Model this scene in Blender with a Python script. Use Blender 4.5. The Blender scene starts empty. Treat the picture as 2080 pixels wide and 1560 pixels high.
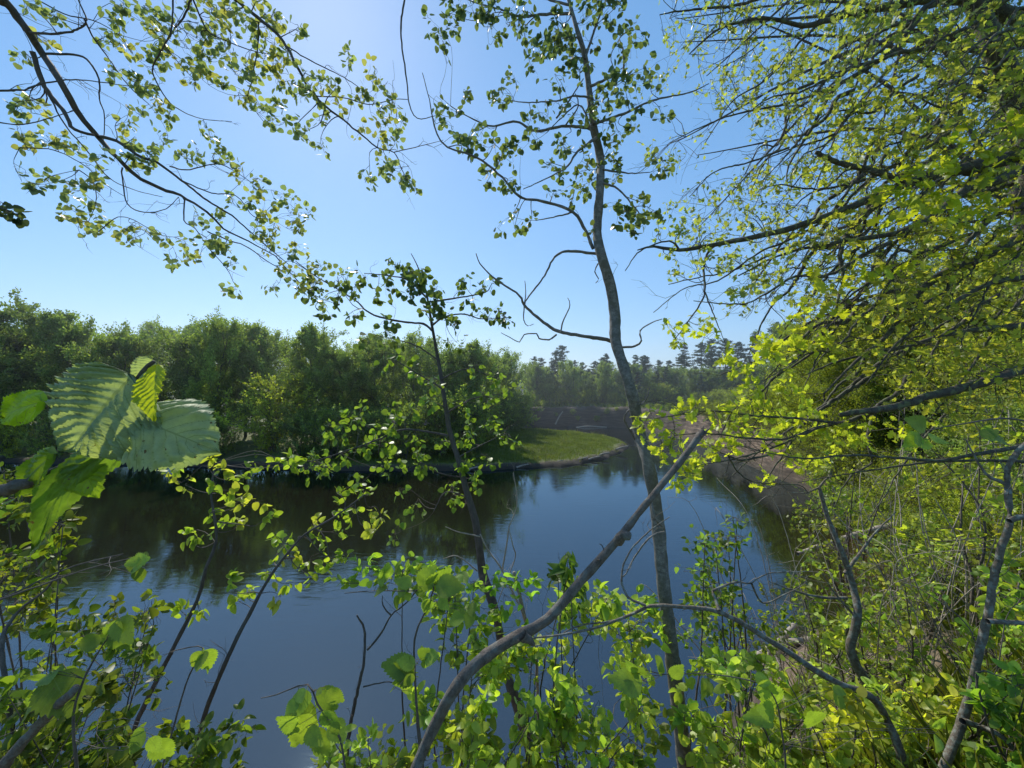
import bpy, math, random
import numpy as np
from mathutils import Vector
rng = np.random.default_rng(11)
random.seed(11)
F = 800.0; CX = 1040.0; CY = 780.0; H = 6.0
SC = bpy.context.scene
COL = SC.collection
def P(px, py, d): return np.array([(px-CX)/F*d, d, H-(py-CY)/F*d])

# ------------------------------------------------------------------ materials
def newmat(name):
    m = bpy.data.materials.new(name); m.use_nodes = True
    nt = m.node_tree; nt.nodes.clear()
    out = nt.nodes.new('ShaderNodeOutputMaterial')
    return m, nt, out
def N(nt, t, **kw):
    n = nt.nodes.new(t)
    for k, v in kw.items():
        if k in n.inputs.keys(): n.inputs[k].default_value = v
        else: setattr(n, k, v)
    return n
def L(nt, a, b): nt.links.new(a, b)
def ramp(nt, fac, stops):
    r = nt.nodes.new('ShaderNodeValToRGB')
    e = r.color_ramp.elements
    while len(e) > 1: e.remove(e[-1])
    e[0].position, e[0].color = stops[0][0], (*stops[0][1], 1)
    for p, c in stops[1:]:
        x = e.new(p); x.color = (*c, 1)
    L(nt, fac, r.inputs[0]); return r
def mixc(nt, fac, a, b, mode='MIX'):
    m = nt.nodes.new('ShaderNodeMix'); m.data_type = 'RGBA'; m.blend_type = mode
    for s, v in ((0, fac), (6, a), (7, b)):
        if hasattr(v, 'is_output'): L(nt, v, m.inputs[s])
        else: m.inputs[s].default_value = v if s == 0 else (*v, 1)
    return m.outputs[2]

def leaf_mat(name, trans=0.5, rough=0.38, spec=0.45, tboost=(1.5, 1.45, 0.55), noise=9.0):
    m, nt, out = newmat(name)
    at = N(nt, 'ShaderNodeAttribute', attribute_name='tint')
    tc = N(nt, 'ShaderNodeTexCoord')
    no = N(nt, 'ShaderNodeTexNoise', Scale=noise, Detail=3.0); L(nt, tc.outputs['Object'], no.inputs['Vector'])
    rr = ramp(nt, no.outputs[0], [(0.3, (0.72, 0.74, 0.7)), (0.7, (1.2, 1.18, 1.1))])
    c = mixc(nt, 1.0, at.outputs['Color'], rr.outputs[0], 'MULTIPLY')
    p = N(nt, 'ShaderNodeBsdfPrincipled', Roughness=rough)
    p.inputs['Specular IOR Level'].default_value = spec
    L(nt, c, p.inputs['Base Color'])
    ct = mixc(nt, 1.0, c, tboost, 'MULTIPLY')
    t = N(nt, 'ShaderNodeBsdfTranslucent'); L(nt, ct, t.inputs[0])
    ms = N(nt, 'ShaderNodeMixShader'); ms.inputs[0].default_value = trans
    L(nt, p.outputs[0], ms.inputs[1]); L(nt, t.outputs[0], ms.inputs[2]); L(nt, ms.outputs[0], out.inputs[0])
    return m
def bark_mat(name, dark, light, scale=14, stretch=0.25, bump=0.5, moss=None, rough=0.85):
    m, nt, out = newmat(name)
    tc = N(nt, 'ShaderNodeTexCoord')
    mp = N(nt, 'ShaderNodeMapping'); mp.inputs['Scale'].default_value = (1, 1, stretch); L(nt, tc.outputs['Object'], mp.inputs[0])
    n1 = N(nt, 'ShaderNodeTexNoise', Scale=scale, Detail=8.0, Roughness=0.65); L(nt, mp.outputs[0], n1.inputs['Vector'])
    n2 = N(nt, 'ShaderNodeTexNoise', Scale=scale*5, Detail=6.0, Roughness=0.7); L(nt, tc.outputs['Object'], n2.inputs['Vector'])
    mx = mixc(nt, 0.45, n1.outputs[1], n2.outputs[1])
    r = ramp(nt, mx, [(0.38, dark), (0.52, tuple((a+b)/2 for a, b in zip(dark, light))), (0.64, light)])
    c = r.outputs[0]
    if moss:
        n3 = N(nt, 'ShaderNodeTexNoise', Scale=scale*.6, Detail=5.0); L(nt, tc.outputs['Object'], n3.inputs['Vector'])
        r3 = ramp(nt, n3.outputs[0], [(0.5, (0, 0, 0)), (0.62, (1, 1, 1))])
        c = mixc(nt, r3.outputs[0], c, moss)
    p = N(nt, 'ShaderNodeBsdfPrincipled', Roughness=rough)
    L(nt, c, p.inputs['Base Color'])
    b = N(nt, 'ShaderNodeBump', Strength=bump, Distance=0.01); L(nt, mx, b.inputs['Height']); L(nt, b.outputs[0], p.inputs['Normal'])
    L(nt, p.outputs[0], out.inputs[0])
    return m
M = {}
M['leaf'] = leaf_mat('aspen_leaf', 0.5, 0.42, 0.35)
M['leafy'] = leaf_mat('young_leaf', 0.6, 0.4, 0.35)
M['far'] = leaf_mat('far_leaf', 0.5, 0.55, 0.3, (1.4, 1.4, 0.6), 0.35)
M['pine'] = leaf_mat('pine_needle', 0.2, 0.6, 0.25, (1.1, 1.1, 0.7), 0.3)
M['grass'] = leaf_mat('grass_blade', 0.4, 0.5, 0.25, (1.3, 1.3, 0.6), 0.8)
M['aspenbark'] = bark_mat('aspen_bark', (0.04, 0.036, 0.03), (0.34, 0.31, 0.27), 26, 1.6, 0.8, (0.12, 0.11, 0.085))
M['darkbark'] = bark_mat('dark_bark', (0.035, 0.03, 0.026), (0.15, 0.13, 0.11), 30, 0.4, 0.6)
M['oakbark'] = bark_mat('oak_bark', (0.018, 0.015, 0.011), (0.12, 0.10, 0.07), 34, 0.5, 0.8, (0.12, 0.13, 0.06))
M['lichen'] = bark_mat('lichen_bark', (0.045, 0.034, 0.024), (0.24, 0.20, 0.15), 55, 0.9, 0.9, (0.20, 0.21, 0.18))
M['stick'] = bark_mat('grey_stick', (0.035, 0.028, 0.022), (0.27, 0.215, 0.17), 95, 0.7, 1.0, (0.17, 0.165, 0.14))
M['twig'] = bark_mat('twig_bark', (0.05, 0.04, 0.033), (0.17, 0.14, 0.11), 20, 0.5, 0.3)
M['pale'] = bark_mat('weathered_wood', (0.20, 0.16, 0.12), (0.48, 0.41, 0.33), 12, 0.3, 0.6)

# ------------------------------------------------------------------ mesh helpers
def mesh_from(name, V, faces_flat, sizes, mat, tint=None, uv=None, smooth=True):
    me = bpy.data.meshes.new(name)
    V = np.asarray(V, np.float32)
    me.vertices.add(len(V)); me.vertices.foreach_set('co', V.ravel())
    ff = np.asarray(faces_flat, np.int32); ss = np.asarray(sizes, np.int32)
    me.loops.add(len(ff)); me.loops.foreach_set('vertex_index', ff)
    me.polygons.add(len(ss))
    st = np.concatenate([[0], np.cumsum(ss)[:-1]]).astype(np.int32)
    me.polygons.foreach_set('loop_start', st)
    me.polygons.foreach_set('loop_total', ss)
    if smooth: me.polygons.foreach_set('use_smooth', np.ones(len(ss), bool))
    if tint is not None:
        a = me.color_attributes.new('tint', 'FLOAT_COLOR', 'POINT')
        c = np.ones((len(V), 4), np.float32); c[:, :3] = tint
        a.data.foreach_set('color', c.ravel())
    if uv is not None:
        l = me.uv_layers.new(name='UVMap')
        l.data.foreach_set('uv', np.asarray(uv, np.float32)[ff].ravel())
    me.update(calc_edges=True)
    me.validate()
    me.materials.append(mat)
    return me
def tag(o, label=None, cat=None, group=None, kind=None):
    if label: o['label'] = label
    if cat: o['category'] = cat
    if group: o['group'] = group
    if kind: o['kind'] = kind
    return o
def empty(name, loc):
    o = bpy.data.objects.new(name, None); COL.objects.link(o); o.location = Vector(loc); o.empty_display_size = 0.2
    return o
def obj(name, me, parent=None, loc=None):
    o = bpy.data.objects.new(name, me); COL.objects.link(o)
    if parent: o.parent = parent
    if loc is not None: o.location = Vector(loc)
    return o
def norm(v): return v/(np.linalg.norm(v, axis=-1, keepdims=True)+1e-12)

class Tubes:
    def __init__(s): s.V = []; s.F = []; s.n = 0
    def add(s, pts, rad, k=5, cap=True):
        pts = np.asarray(pts, float); n = len(pts)
        if n < 2: return
        rad = np.broadcast_to(np.asarray(rad, float), (n,))
        t = np.gradient(pts, axis=0); t = norm(t)
        up = np.array([0.31, 0.2, 0.93]) if abs(t[0, 2]) < 0.9 else np.array([1., 0.1, 0])
        a = norm(np.cross(t, up)); b = np.cross(t, a)
        ang = np.arange(k)/k*2*np.pi
        ring = pts[:, None] + rad[:, None, None]*(np.cos(ang)[None, :, None]*a[:, None]+np.sin(ang)[None, :, None]*b[:, None])
        i = np.arange(n-1)[:, None]*k; j = np.arange(k)[None]; j2 = (j+1) % k
        q = np.stack([i+j, i+j2, i+k+j2, i+k+j], -1).reshape(-1, 4)+s.n
        s.V.append(ring.reshape(-1, 3)); s.F.append(q); s.n += n*k
        if cap:
            s.V.append(pts[-1:]+t[-1:]*rad[-1]*0.6); e = s.n-k
            c = np.stack([e+np.arange(k), e+(np.arange(k)+1) % k, np.full(k, s.n), np.full(k, s.n)], -1)
            s.F.append(('t', c[:, :3])); s.n += 1
    def mesh(s, name, mat, org):
        flat = []; sz = []
        for f in s.F:
            if isinstance(f, tuple): flat.append(f[1].ravel()); sz.append(np.full(len(f[1]), 3))
            else: flat.append(f.ravel()); sz.append(np.full(len(f), 4))
        return mesh_from(name, np.concatenate(s.V)-org, np.concatenate(flat), np.concatenate(sz), mat)

# ---- leaf templates: (verts, faces)
def strip_leaf(right, mids, faces_r, pet=0.35, fold=0.25, droop=0.18):
    nm = len(mids); nr = len(right)
    V = [(0, y, 0) for y in mids]+[(x, y, 0) for x, y in right]+[(-x, y, 0) for x, y in right]
    Fc = []
    for f in faces_r:
        Fc.append([i if k == 'm' else nm+i for k, i in f])
        Fc.append([i if k == 'm' else nm+nr+i for k, i in f][::-1])
    V = np.array(V, float)
    V[:, 2] = fold*np.abs(V[:, 0]) - droop*V[:, 1]**2
    if pet:
        n = len(V)
        V = np.vstack([V, [(-.014, -pet, 0.03), (.014, -pet, 0.03), (0.012, 0.02, 0), (-.012, 0.02, 0)]])
        Fc.append([n, n+1, n+2, n+3])
        V[:, 1] += pet
    return V, Fc
m = lambda i: ('m', i)
r = lambda i: ('r', i)
TPL = {}
R3 = [(.36, .06), (.5, .34), (.36, .70)]
fr = [[m(0), r(0), r(1), m(1)], [m(1), r(1), r(2), m(2)], [m(2), r(2), m(3)]]
R4 = [(.30, -.03), (.50, .20), (.50, .50), (.30, .82)]
fr4 = [[m(0), r(0), r(1), m(1)], [m(1), r(1), r(2), m(2)], [m(2), r(2), r(3), m(3)], [m(3), r(3), m(4)]]
TPL['aspen'] = strip_leaf(R4, [0, .25, .52, .84, 1.04], fr4, 0.5, 0.16, 0.12)
TPL['roundoval'] = strip_leaf([(x*.72, y) for x, y in R4], [0, .25, .52, .84, 1.0], fr4, 0.12, 0.3, 0.25)
TPL['oval'] = strip_leaf([(x*.62, y) for x, y in R3], [0, .34, .66, 1.05], fr, 0.12, 0.35, 0.2)
TPL['ovate'] = strip_leaf([(x*.78, y) for x, y in R3], [0, .34, .66, 1.12], fr, 0.2, 0.3, 0.25)
TPL['card'] = strip_leaf([(.3, .5)], [0, 1.0], [[m(0), r(0), m(1)]], 0, 0.3, 0.2)
ro = [(.05, .06), (.22, .20), (.11, .32), (.36, .46), (.17, .57), (.36, .76), (.2, .82), (.12, .98)]
TPL['oak'] = strip_leaf(ro, [0, .32, .57, .82, 1.0], [[m(0), r(0), r(1), r(2), m(1)], [m(1), r(2), r(3), r(4), m(2)], [m(2), r(4), r(5), r(6), m(3)], [m(3), r(6), r(7), m(4)]], 0.05, 0.2, 0.2)
nt_ = 9
rs = []; fs = []; ms_ = [i/nt_ for i in range(nt_+1)]; ms_[-1] = 1.08
def wprof(t): return .40*math.sin(math.pi*min(1, (t*.93+.07))**.72)**.8 if t < 1 else 0.0
for i in range(nt_):
    rs.append((wprof(i/nt_)*.93+.01, i/nt_+.08*(1-i/nt_))); rs.append((wprof((i+.55)/nt_)*1.06+.01, (i+.75)/nt_+.07))
rs.append((.008, 1.05))
for i in range(nt_): fs.append([m(i), r(2*i), r(2*i+1), r(2*i+2), m(i+1)])
TPL['serrate'] = strip_leaf(rs, ms_, fs, 0.12, 0.18, 0.25)
_v = TPL['serrate'][0]
for i in range(nt_):
    for off in (0, len(rs)): _v[nt_+1+off+2*i, 2] -= 0.022

UVT = {}
_w = {}
for x_, y_ in rs: _w[round(y_, 4)] = abs(x_)
UVT['serrate'] = np.array([[np.sign(a[0])*min(1, abs(a[0])/(wprof(min(.99, max(.0, (a[1]-.12))))+.02)), min(1, max(0, a[1]-.12))] for a in TPL['serrate'][0]])
class Leaves:
    def __init__(s): s.P = []; s.D = []; s.Nn = []; s.S = []; s.C = []; s.kind = 'aspen'
    def add(s, p, d, n, size, col):
        s.P.append(np.atleast_2d(p)); k = len(s.P[-1])
        s.D.append(np.broadcast_to(d, (k, 3))); s.Nn.append(np.broadcast_to(n, (k, 3)))
        s.S.append(np.broadcast_to(size, (k,))); s.C.append(np.broadcast_to(col, (k, 3)))
    def count(s): return sum(len(p) for p in s.P)
    def mesh(s, name, mat, org):
        T, Fc = TPL[s.kind]
        Pp = np.concatenate(s.P); D = norm(np.concatenate(s.D)); Nn = np.concatenate(s.Nn); S = np.concatenate(s.S); C = np.concatenate(s.C)
        X = norm(np.cross(D, Nn)); Z = np.cross(X, D)
        n = len(Pp)
        # per leaf curl / width variety
        wv = rng.uniform(.8, 1.12, n)[:, None]; cv = rng.uniform(-.6, 2.0, n)[:, None]
        V = Pp[:, None]+S[:, None, None]*((T[None, :, 0]*wv)[..., None]*X[:, None]+T[None, :, 1, None]*D[:, None]+(T[None, :, 2]*cv)[..., None]*Z[:, None])
        k = len(T)
        f1 = np.concatenate([np.array(f) for f in Fc]); s1 = np.array([len(f) for f in Fc])
        flat = (f1[None]+(np.arange(n)*k)[:, None]).ravel(); sz = np.tile(s1, n)
        uv = np.tile(UVT[s.kind], (n, 1)) if s.kind in UVT else None
        return mesh_from(name, V.reshape(-1, 3)-org, flat, sz, mat, np.repeat(C, k, 0), uv)

def crom(pts, step):
    pts = np.asarray(pts, float)
    if len(pts) == 2: pts = np.array([pts[0], (pts[0]+pts[1])/2, pts[1]])
    Pq = np.vstack([2*pts[0]-pts[1], pts, 2*pts[-1]-pts[-2]])
    out = []
    for i in range(1, len(Pq)-2):
        a, b, c, d = Pq[i-1:i+3]
        n = max(2, int(np.linalg.norm((c-b)[:3])/step))
        t = (np.arange(n)/n)[:, None]
        out.append(.5*((2*b)+(-a+c)*t+(2*a-5*b+4*c-d)*t*t+(-a+3*b-3*c+d)*t**3))
    out.append(pts[-1:]); return np.vstack(out)

def varcol(base, n, v=.22, yel=.25, g=None):
    g = g or rng
    b = np.array(base)[None]*g.uniform(1-v, 1+v, (n, 1))
    y = g.uniform(0, yel, (n, 1))
    return b*(1+y*np.array([[1.1, .35, -.4]]))

class Plant:
    """one thing: an Empty at the base, woody parts as tubes, foliage as leaf blades"""
    def __init__(s, name, label, cat, base, group=None, leaf='aspen', size=.06, col=(.07, .12, .03), bark='aspenbark', lmat='leaf', twigmat=None, foliage='foliage'):
        s.root = empty(name, base); tag(s.root, label, cat, group)
        s.org = np.array(base, float); s.wood = []; s.tw = Tubes(); s.lv = Leaves(); s.lv.kind = leaf
        s.size = size; s.col = col; s.bark = bark; s.lmat = lmat; s.pts = []; s.dr = []; s.twigmat = twigmat or bark; s.foliage = foliage
    def limb(s, pts, rad, name='branch', k=8, jit=.15, step=None, src=True, mat=None, own=True):
        """pts: world points, rad: radii per point"""
        pts = np.asarray(pts, float); rad = np.asarray(rad, float)
        if rad.ndim == 0: rad = np.full(len(pts), float(rad))
        if len(rad) == 2 and len(pts) > 2: rad = np.linspace(rad[0], rad[1], len(pts))
        L_ = np.linalg.norm(np.diff(pts, axis=0), axis=1).sum()
        if step is None: step = max(.03, L_/45)
        q = crom(np.hstack([pts, rad[:, None]]), step)
        w, rr = q[:, :3], np.maximum(q[:, 3], .0006)
        w[1:-1] += rng.normal(0, 1, (len(w)-2, 3))*(np.minimum(rr[1:-1], .006)+.15*rr[1:-1])[:, None]*jit*1.3
        rr = rr*(1+rng.normal(0, .05, len(rr)))
        if own:
            t = Tubes(); t.add(w, rr, k); s.wood.append((name, t, mat or s.bark))
        else: s.tw.add(w, rr, k)
        if src: s.pts.append(w); s.dr.append(rr)
        return w
    def px(s, pl, d, rad, **kw):
        """traced limb: pl=[(px,py)...] d=(depth0, depth1), rad in pixels of the photo"""
        n = len(pl); dd = np.linspace(d[0], d[1], n) if not np.isscalar(d) else np.full(n, d)
        if n > 3: dd[1:-1] = dd[1:-1]*(1+rng.normal(0, .012, n-2))
        pts = [P(x, y, e) for (x, y), e in zip(pl, dd)]
        rp = np.asarray(rad, float)
        if rp.ndim and len(rp) == 2: rp = np.linspace(rp[0], rp[1], n)
        rr = rp/F*dd
        return s.limb(pts, rr, **kw)
    def near(s, c):
        A = np.concatenate(s.pts); d = A-c
        # prefer connection points inward/at some distance
        i = np.argmin((d**2).sum(1)); return A[i], np.concatenate(s.dr)[i]
    def twig(s, a, b, r0, r1=.0008, bend=.15, k=4, seg=6):
        Ld = np.linalg.norm(b-a); t = np.linspace(0, 1, seg)[:, None]
        o = rng.normal(0, bend*Ld, 3); o2 = rng.normal(0, bend*Ld*.5, 3)
        p = a+(b-a)*t+o*np.sin(np.pi*t)+o2*np.sin(2*np.pi*t)
        s.tw.add(p, np.linspace(r0, r1, seg), k); return p
    def leafat(s, p, axis, n, spread=1.0, droop=.4, size=None, col=None, flat=.5):
        """n leaves around point p"""
        d = norm(axis[None]+rng.normal(0, spread, (n, 3))+np.array([[0, 0, -droop]]))
        nn = rng.normal(0, 1, (n, 3))*(1-flat)+np.array([[0, 0, 1.]])*flat
        sz = (size or s.size)*rng.uniform(.65, 1.2, n)
        s.lv.add(p+rng.normal(0, .008, (n, 3)), d, nn, sz, varcol(col or s.col, n))
    def blob(s, c, r, n, spur=4, col=None, size=None, droop=.5, flat=.35, conn=True):
        """a spray: twig from the nearest limb to the spot, side spurs and leaves on them"""
        c = np.asarray(c, float)
        a, ra = s.near(c) if conn else (c+rng.normal(0, r, 3), .002)
        L_ = np.linalg.norm(c-a)
        ax = norm(c-a) if L_ > 1e-3 else norm(rng.normal(0, 1, 3))
        end = c+ax*r*.6
        main = s.twig(a, end, min(ra*.6, .0035+.004*L_), .0009, .12, 4, 8)
        tips = []
        for j in range(spur):
            i = rng.integers(max(1, int(8*(1-min(1, 1.7*r/(L_+1e-3))))), 8)
            b = c+norm(rng.normal(0, 1, 3))*r*rng.uniform(.4, 1.1)
            q = s.twig(main[i], b, .0016, .0007, .12, 3, 5)
            tips += [q[2], q[3], q[4], q[4]]
        tips += [main[-1], main[-2]]
        tips = np.array(tips)
        idx = rng.integers(0, len(tips), n)
        d = norm(norm(tips[idx]-c)*.8+rng.normal(0, .8, (n, 3))+np.array([[0, 0, -droop]]))
        nn = rng.normal(0, 1, (n, 3))*(1-flat)+np.array([[0, 0, 1.]])*flat
        sz = (size or s.size)*rng.uniform(.6, 1.2, n)
        s.lv.add(tips[idx]+rng.normal(0, .006, (n, 3)), d, nn, sz, varcol(col or s.col, n))
    def bare(s, n, ln=(.1, .35), r0=.0022, pref=None, tw=2):
        A = np.concatenate(s.pts)
        for _ in range(n):
            i = rng.integers(1, len(A)-1); ax = norm(A[i]-A[i-1])
            d = norm(ax+rng.normal(0, .8, 3)+(0 if pref is None else np.array(pref)))
            l = rng.uniform(*ln); q = s.twig(A[i], A[i]+d*l, r0, .0008, .12, 3, 6)
            for _j in range(tw):
                k = rng.integers(1, 5); s.twig(q[k], q[k]+norm(d+rng.normal(0, .7, 3))*l*rng.uniform(.2, .5), .0012, .0006, .1, 3, 4)
    def done(s):
        for nm, t, mt in s.wood: obj(nm, t.mesh(nm, M[mt], s.org), s.root)
        if s.tw.V: obj('twigs', s.tw.mesh('twigs', M[s.twigmat], s.org), s.root)
        if s.lv.P: obj(s.foliage, s.lv.mesh(s.foliage, M[s.lmat], s.org), s.root)
        return s.root

# ------------------------------------------------------------------ terrain
OUT = np.array([(-400, -2), (-60, 0.5), (-20, 2.2), (-6, 3.6), (0, 4.6), (3, 6.2), (5.6, 8.9), (9, 10.3), (12, 12.3), (15, 17), (16.5, 22), (18, 33), (18.5, 44), (16, 53), (11, 56), (4, 55), (-10, 58), (-40, 70), (-400, 160)], float)
SPIT = np.array([(-400, 33), (-60, 31), (-39, 30), (-23, 28.6), (-12, 27.2), (-1.4, 27.2), (4, 28.8), (7.2, 31.2), (9.6, 34.5), (11.4, 38), (11.6, 41), (10.6, 44.5), (8.0, 48), (3, 50.5), (-6, 51.5), (-40, 62), (-400, 140)], float)
def sdist(x, y, poly):
    """signed distance, positive inside"""
    d = np.full(x.shape, 1e9); ins = np.zeros(x.shape, bool)
    n = len(poly)
    for i in range(n):
        a = poly[i]; b = poly[(i+1) % n]; ab = b-a
        t = np.clip(((x-a[0])*ab[0]+(y-a[1])*ab[1])/(ab@ab), 0, 1)
        d = np.minimum(d, np.hypot(x-a[0]-t*ab[0], y-a[1]-t*ab[1]))
        c = ((a[1] > y) != (b[1] > y)) & (x < (b[0]-a[0])*(y-a[1])/(b[1]-a[1]+1e-12)+a[0])
        ins ^= c
    return np.where(ins, d, -d)
def fbm(x, y, s, seed=0, o=4):
    z = 0; a = 1.; r_ = np.random.default_rng(seed)
    for i in range(o):
        for _ in range(3):
            th = r_.uniform(0, 6.28); ph = r_.uniform(0, 6.28)
            z = z+a*np.sin((x*np.cos(th)+y*np.sin(th))*s+ph+1.7*np.sin((x*np.sin(th)-y*np.cos(th))*s*.6+ph*2))
        a *= .5; s *= 2.03
    return z/5
def sm(t): t = np.clip(t, 0, 1); return t*t*(3-2*t)
def ground(x, y):
    x = np.asarray(x, float); y = np.asarray(y, float)
    wob = .35*fbm(x, y, .9, 5, 3)
    dO = -sdist(x, y, OUT)+wob*.6   # >0 on outer land
    dS = sdist(x, y, SPIT)+wob*.7+.16*fbm(x, y, 3.1, 31, 3)
    far = sm((y-12)/30)
    top = 4.3-1.7*far+.25*fbm(x, y, .25, 3)+.6*sm((x-16)/20)*(1-sm((y-40)/20))
    wid = 4.0-2.6*sm((y-9)/16)
    prof = sm(dO/wid)*.75+.25*np.clip(dO/wid, 0, 1)
    zo = prof*top+.07*fbm(x, y, 2.3, 8)*np.clip(dO, 0, 1)+(.30*fbm(x, y, 1.5, 51, 4)+.18*np.abs(fbm(x, y, 3.3, 52, 3)))*sm((y-16)/10)*sm(dO/.6)*(1-sm((dO-3)/3))
    zs = (.26+.10*fbm(x, y, 1.3, 41, 3))*np.clip(dS/.5, 0, 1)**.8+.55*sm(dS/7)+.04*fbm(x, y, 1.8, 9)*np.clip(dS, 0, 1)+1.0*sm((-x-6)/25)*sm(dS/10)
    bed = -.25-.9*sm(np.minimum(-dO, -dS)/4)
    z = np.where(dO > 0, zo, np.where(dS > 0, zs, bed))
    z = np.where((dO <= 0) & (dO > -.6), np.minimum(z, -.02)+0*z, z)
    return z, dO, dS
def gz(x, y): return float(ground(np.array([x]), np.array([y]))[0][0])

def axisgrid(lo, hi, step, ext, n):
    core = np.arange(lo, hi, step); g = np.geomspace(step, ext, n)
    return np.concatenate([lo-np.cumsum(g)[::-1], core, hi+np.cumsum(g)])
gx = axisgrid(-45, 45, .22, 260, 34); gy = axisgrid(-6, 62, .22, 260, 34)
Xg, Yg = np.meshgrid(gx, gy, indexing='ij')
Zg, dOg, dSg = ground(Xg, Yg)
nx, ny = Xg.shape
V = np.stack([Xg, Yg, Zg], -1).reshape(-1, 3)
I = (np.arange(nx-1)[:, None]*ny+np.arange(ny-1)[None])
quad = np.stack([I, I+ny, I+ny+1, I+1], -1).reshape(-1, 4)
# tint: R sand, G grass, B wet margins and painted far-bank shade
sand = np.where(dOg > 0, np.clip(1-(dOg-.2)/(2.6), 0, 1), 0)*np.where(Yg > 11, 1, .75)
sand = np.clip(sand*1.6, 0, 1)
grassy = np.where(dSg > 0, sm((dSg-.5)/.6), sm((dOg-2.5)/2))*1.0
damp_shade = np.where((dOg > 0), np.maximum(1-sm(dOg/.5), .62*sm((Yg-42)/6)*(1-sm((dOg-2)/1))), np.where(dSg > 0, 1-sm((dSg-.25)/.7), 1))  # wet water edges, plus shade painted into the far cut bank's colour
shade = np.where(dSg > 0, sm((-Xg-.5+0.4*fbm(Xg, Yg, .5, 2))/3), 0)
tint = np.stack([sand, grassy, damp_shade], -1).reshape(-1, 3)
def ground_mat():
    m_, nt, out = newmat('river_bank_ground')
    at = N(nt, 'ShaderNodeAttribute', attribute_name='tint'); sp = N(nt, 'ShaderNodeSeparateColor'); L(nt, at.outputs['Color'], sp.inputs[0])
    tc = N(nt, 'ShaderNodeTexCoord')
    n1 = N(nt, 'ShaderNodeTexNoise', Scale=.9, Detail=10.0, Roughness=.62); L(nt, tc.outputs['Object'], n1.inputs['Vector'])
    n2 = N(nt, 'ShaderNodeTexNoise', Scale=7.0, Detail=8.0, Roughness=.7); L(nt, tc.outputs['Object'], n2.inputs['Vector'])
    mp = N(nt, 'ShaderNodeMapping'); mp.inputs['Scale'].default_value = (.5, .5, 6); L(nt, tc.outputs['Object'], mp.inputs[0])
    n3 = N(nt, 'ShaderNodeTexNoise', Scale=1.2, Detail=12.0, Roughness=.68); L(nt, mp.outputs[0], n3.inputs['Vector'])
    dirt = ramp(nt, n2.outputs[0], [(.3, (.05, .038, .022)), (.5, (.13, .10, .06)), (.7, (.24, .19, .12))]).outputs[0]
    sandc = ramp(nt, n3.outputs[0], [(.34, (.03, .02, .014)), (.5, (.10, .066, .042)), (.58, (.19, .13, .085)), (.70, (.36, .27, .18))]).outputs[0]
    gr = ramp(nt, n1.outputs[0], [(.3, (.05, .09, .015)), (.5, (.11, .17, .025)), (.72, (.22, .25, .06))]).outputs[0]
    gr = mixc(nt, .35, gr, dirt)
    c = mixc(nt, sp.outputs[0], dirt, sandc)
    gf = N(nt, 'ShaderNodeMath', operation='MULTIPLY'); L(nt, sp.outputs[1], gf.inputs[0]); gf.inputs[1].default_value = .9
    c = mixc(nt, gf.outputs[0], c, gr)
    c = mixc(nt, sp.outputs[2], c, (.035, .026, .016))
    p = N(nt, 'ShaderNodeBsdfPrincipled', Roughness=.9); L(nt, c, p.inputs['Base Color'])
    b = N(nt, 'ShaderNodeBump', Strength=.7, Distance=.06); L(nt, n2.outputs[0], b.inputs['Height']); L(nt, b.outputs[0], p.inputs['Normal'])
    L(nt, p.outputs[0], out.inputs[0]); return m_
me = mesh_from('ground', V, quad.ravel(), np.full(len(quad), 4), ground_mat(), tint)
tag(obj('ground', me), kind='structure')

def water_mat():
    m_, nt, out = newmat('river_water')
    tc = N(nt, 'ShaderNodeTexCoord')
    mp = N(nt, 'ShaderNodeMapping'); mp.inputs['Scale'].default_value = (.55, 1.6, 1); L(nt, tc.outputs['Object'], mp.inputs[0])
    n1 = N(nt, 'ShaderNodeTexNoise', Scale=2.6, Detail=5.0, Roughness=.55, Distortion=.4); L(nt, mp.outputs[0], n1.inputs['Vector'])
    n0 = N(nt, 'ShaderNodeTexNoise', Scale=.22, Detail=2.0); L(nt, tc.outputs['Object'], n0.inputs['Vector'])
    r0 = ramp(nt, n0.outputs[0], [(.42, (.15, .15, .15)), (.62, (1, 1, 1))])
    hm = N(nt, 'ShaderNodeMath', operation='MULTIPLY'); L(nt, n1.outputs[0], hm.inputs[0]); L(nt, r0.outputs[0], hm.inputs[1])
    b = N(nt, 'ShaderNodeBump', Strength=.16, Distance=.05); L(nt, hm.outputs[0], b.inputs['Height'])
    at = N(nt, 'ShaderNodeAttribute', attribute_name='tint')
    d = N(nt, 'ShaderNodeBsdfDiffuse'); L(nt, at.outputs['Color'], d.inputs[0])
    g = N(nt, 'ShaderNodeBsdfGlossy', Roughness=.025); g.inputs[0].default_value = (.66, .87, 1, 1); L(nt, b.outputs[0], g.inputs['Normal'])
    f = N(nt, 'ShaderNodeFresnel', IOR=2.1); L(nt, b.outputs[0], f.inputs['Normal'])
    ms = N(nt, 'ShaderNodeMixShader'); L(nt, f.outputs[0], ms.inputs[0]); L(nt, d.outputs[0], ms.inputs[1]); L(nt, g.outputs[0], ms.inputs[2])
    L(nt, ms.outputs[0], out.inputs[0]); return m_
wx = axisgrid(-44, 20, 1.0, 60, 14); wy = axisgrid(0, 60, 1.0, 60, 14)
Xw, Yw = np.meshgrid(wx, wy, indexing='ij')
dw = np.maximum(0, sdist(Xw, Yw, OUT))
sh = np.exp(-dw/.9)*sm((Xw-8)/3)*(1-sm((Yw-14)/6))
wt = np.array([.012, .011, .006])*(1-sh[..., None])+np.array([.085, .045, .016])*sh[..., None]
nx, ny = Xw.shape
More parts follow.
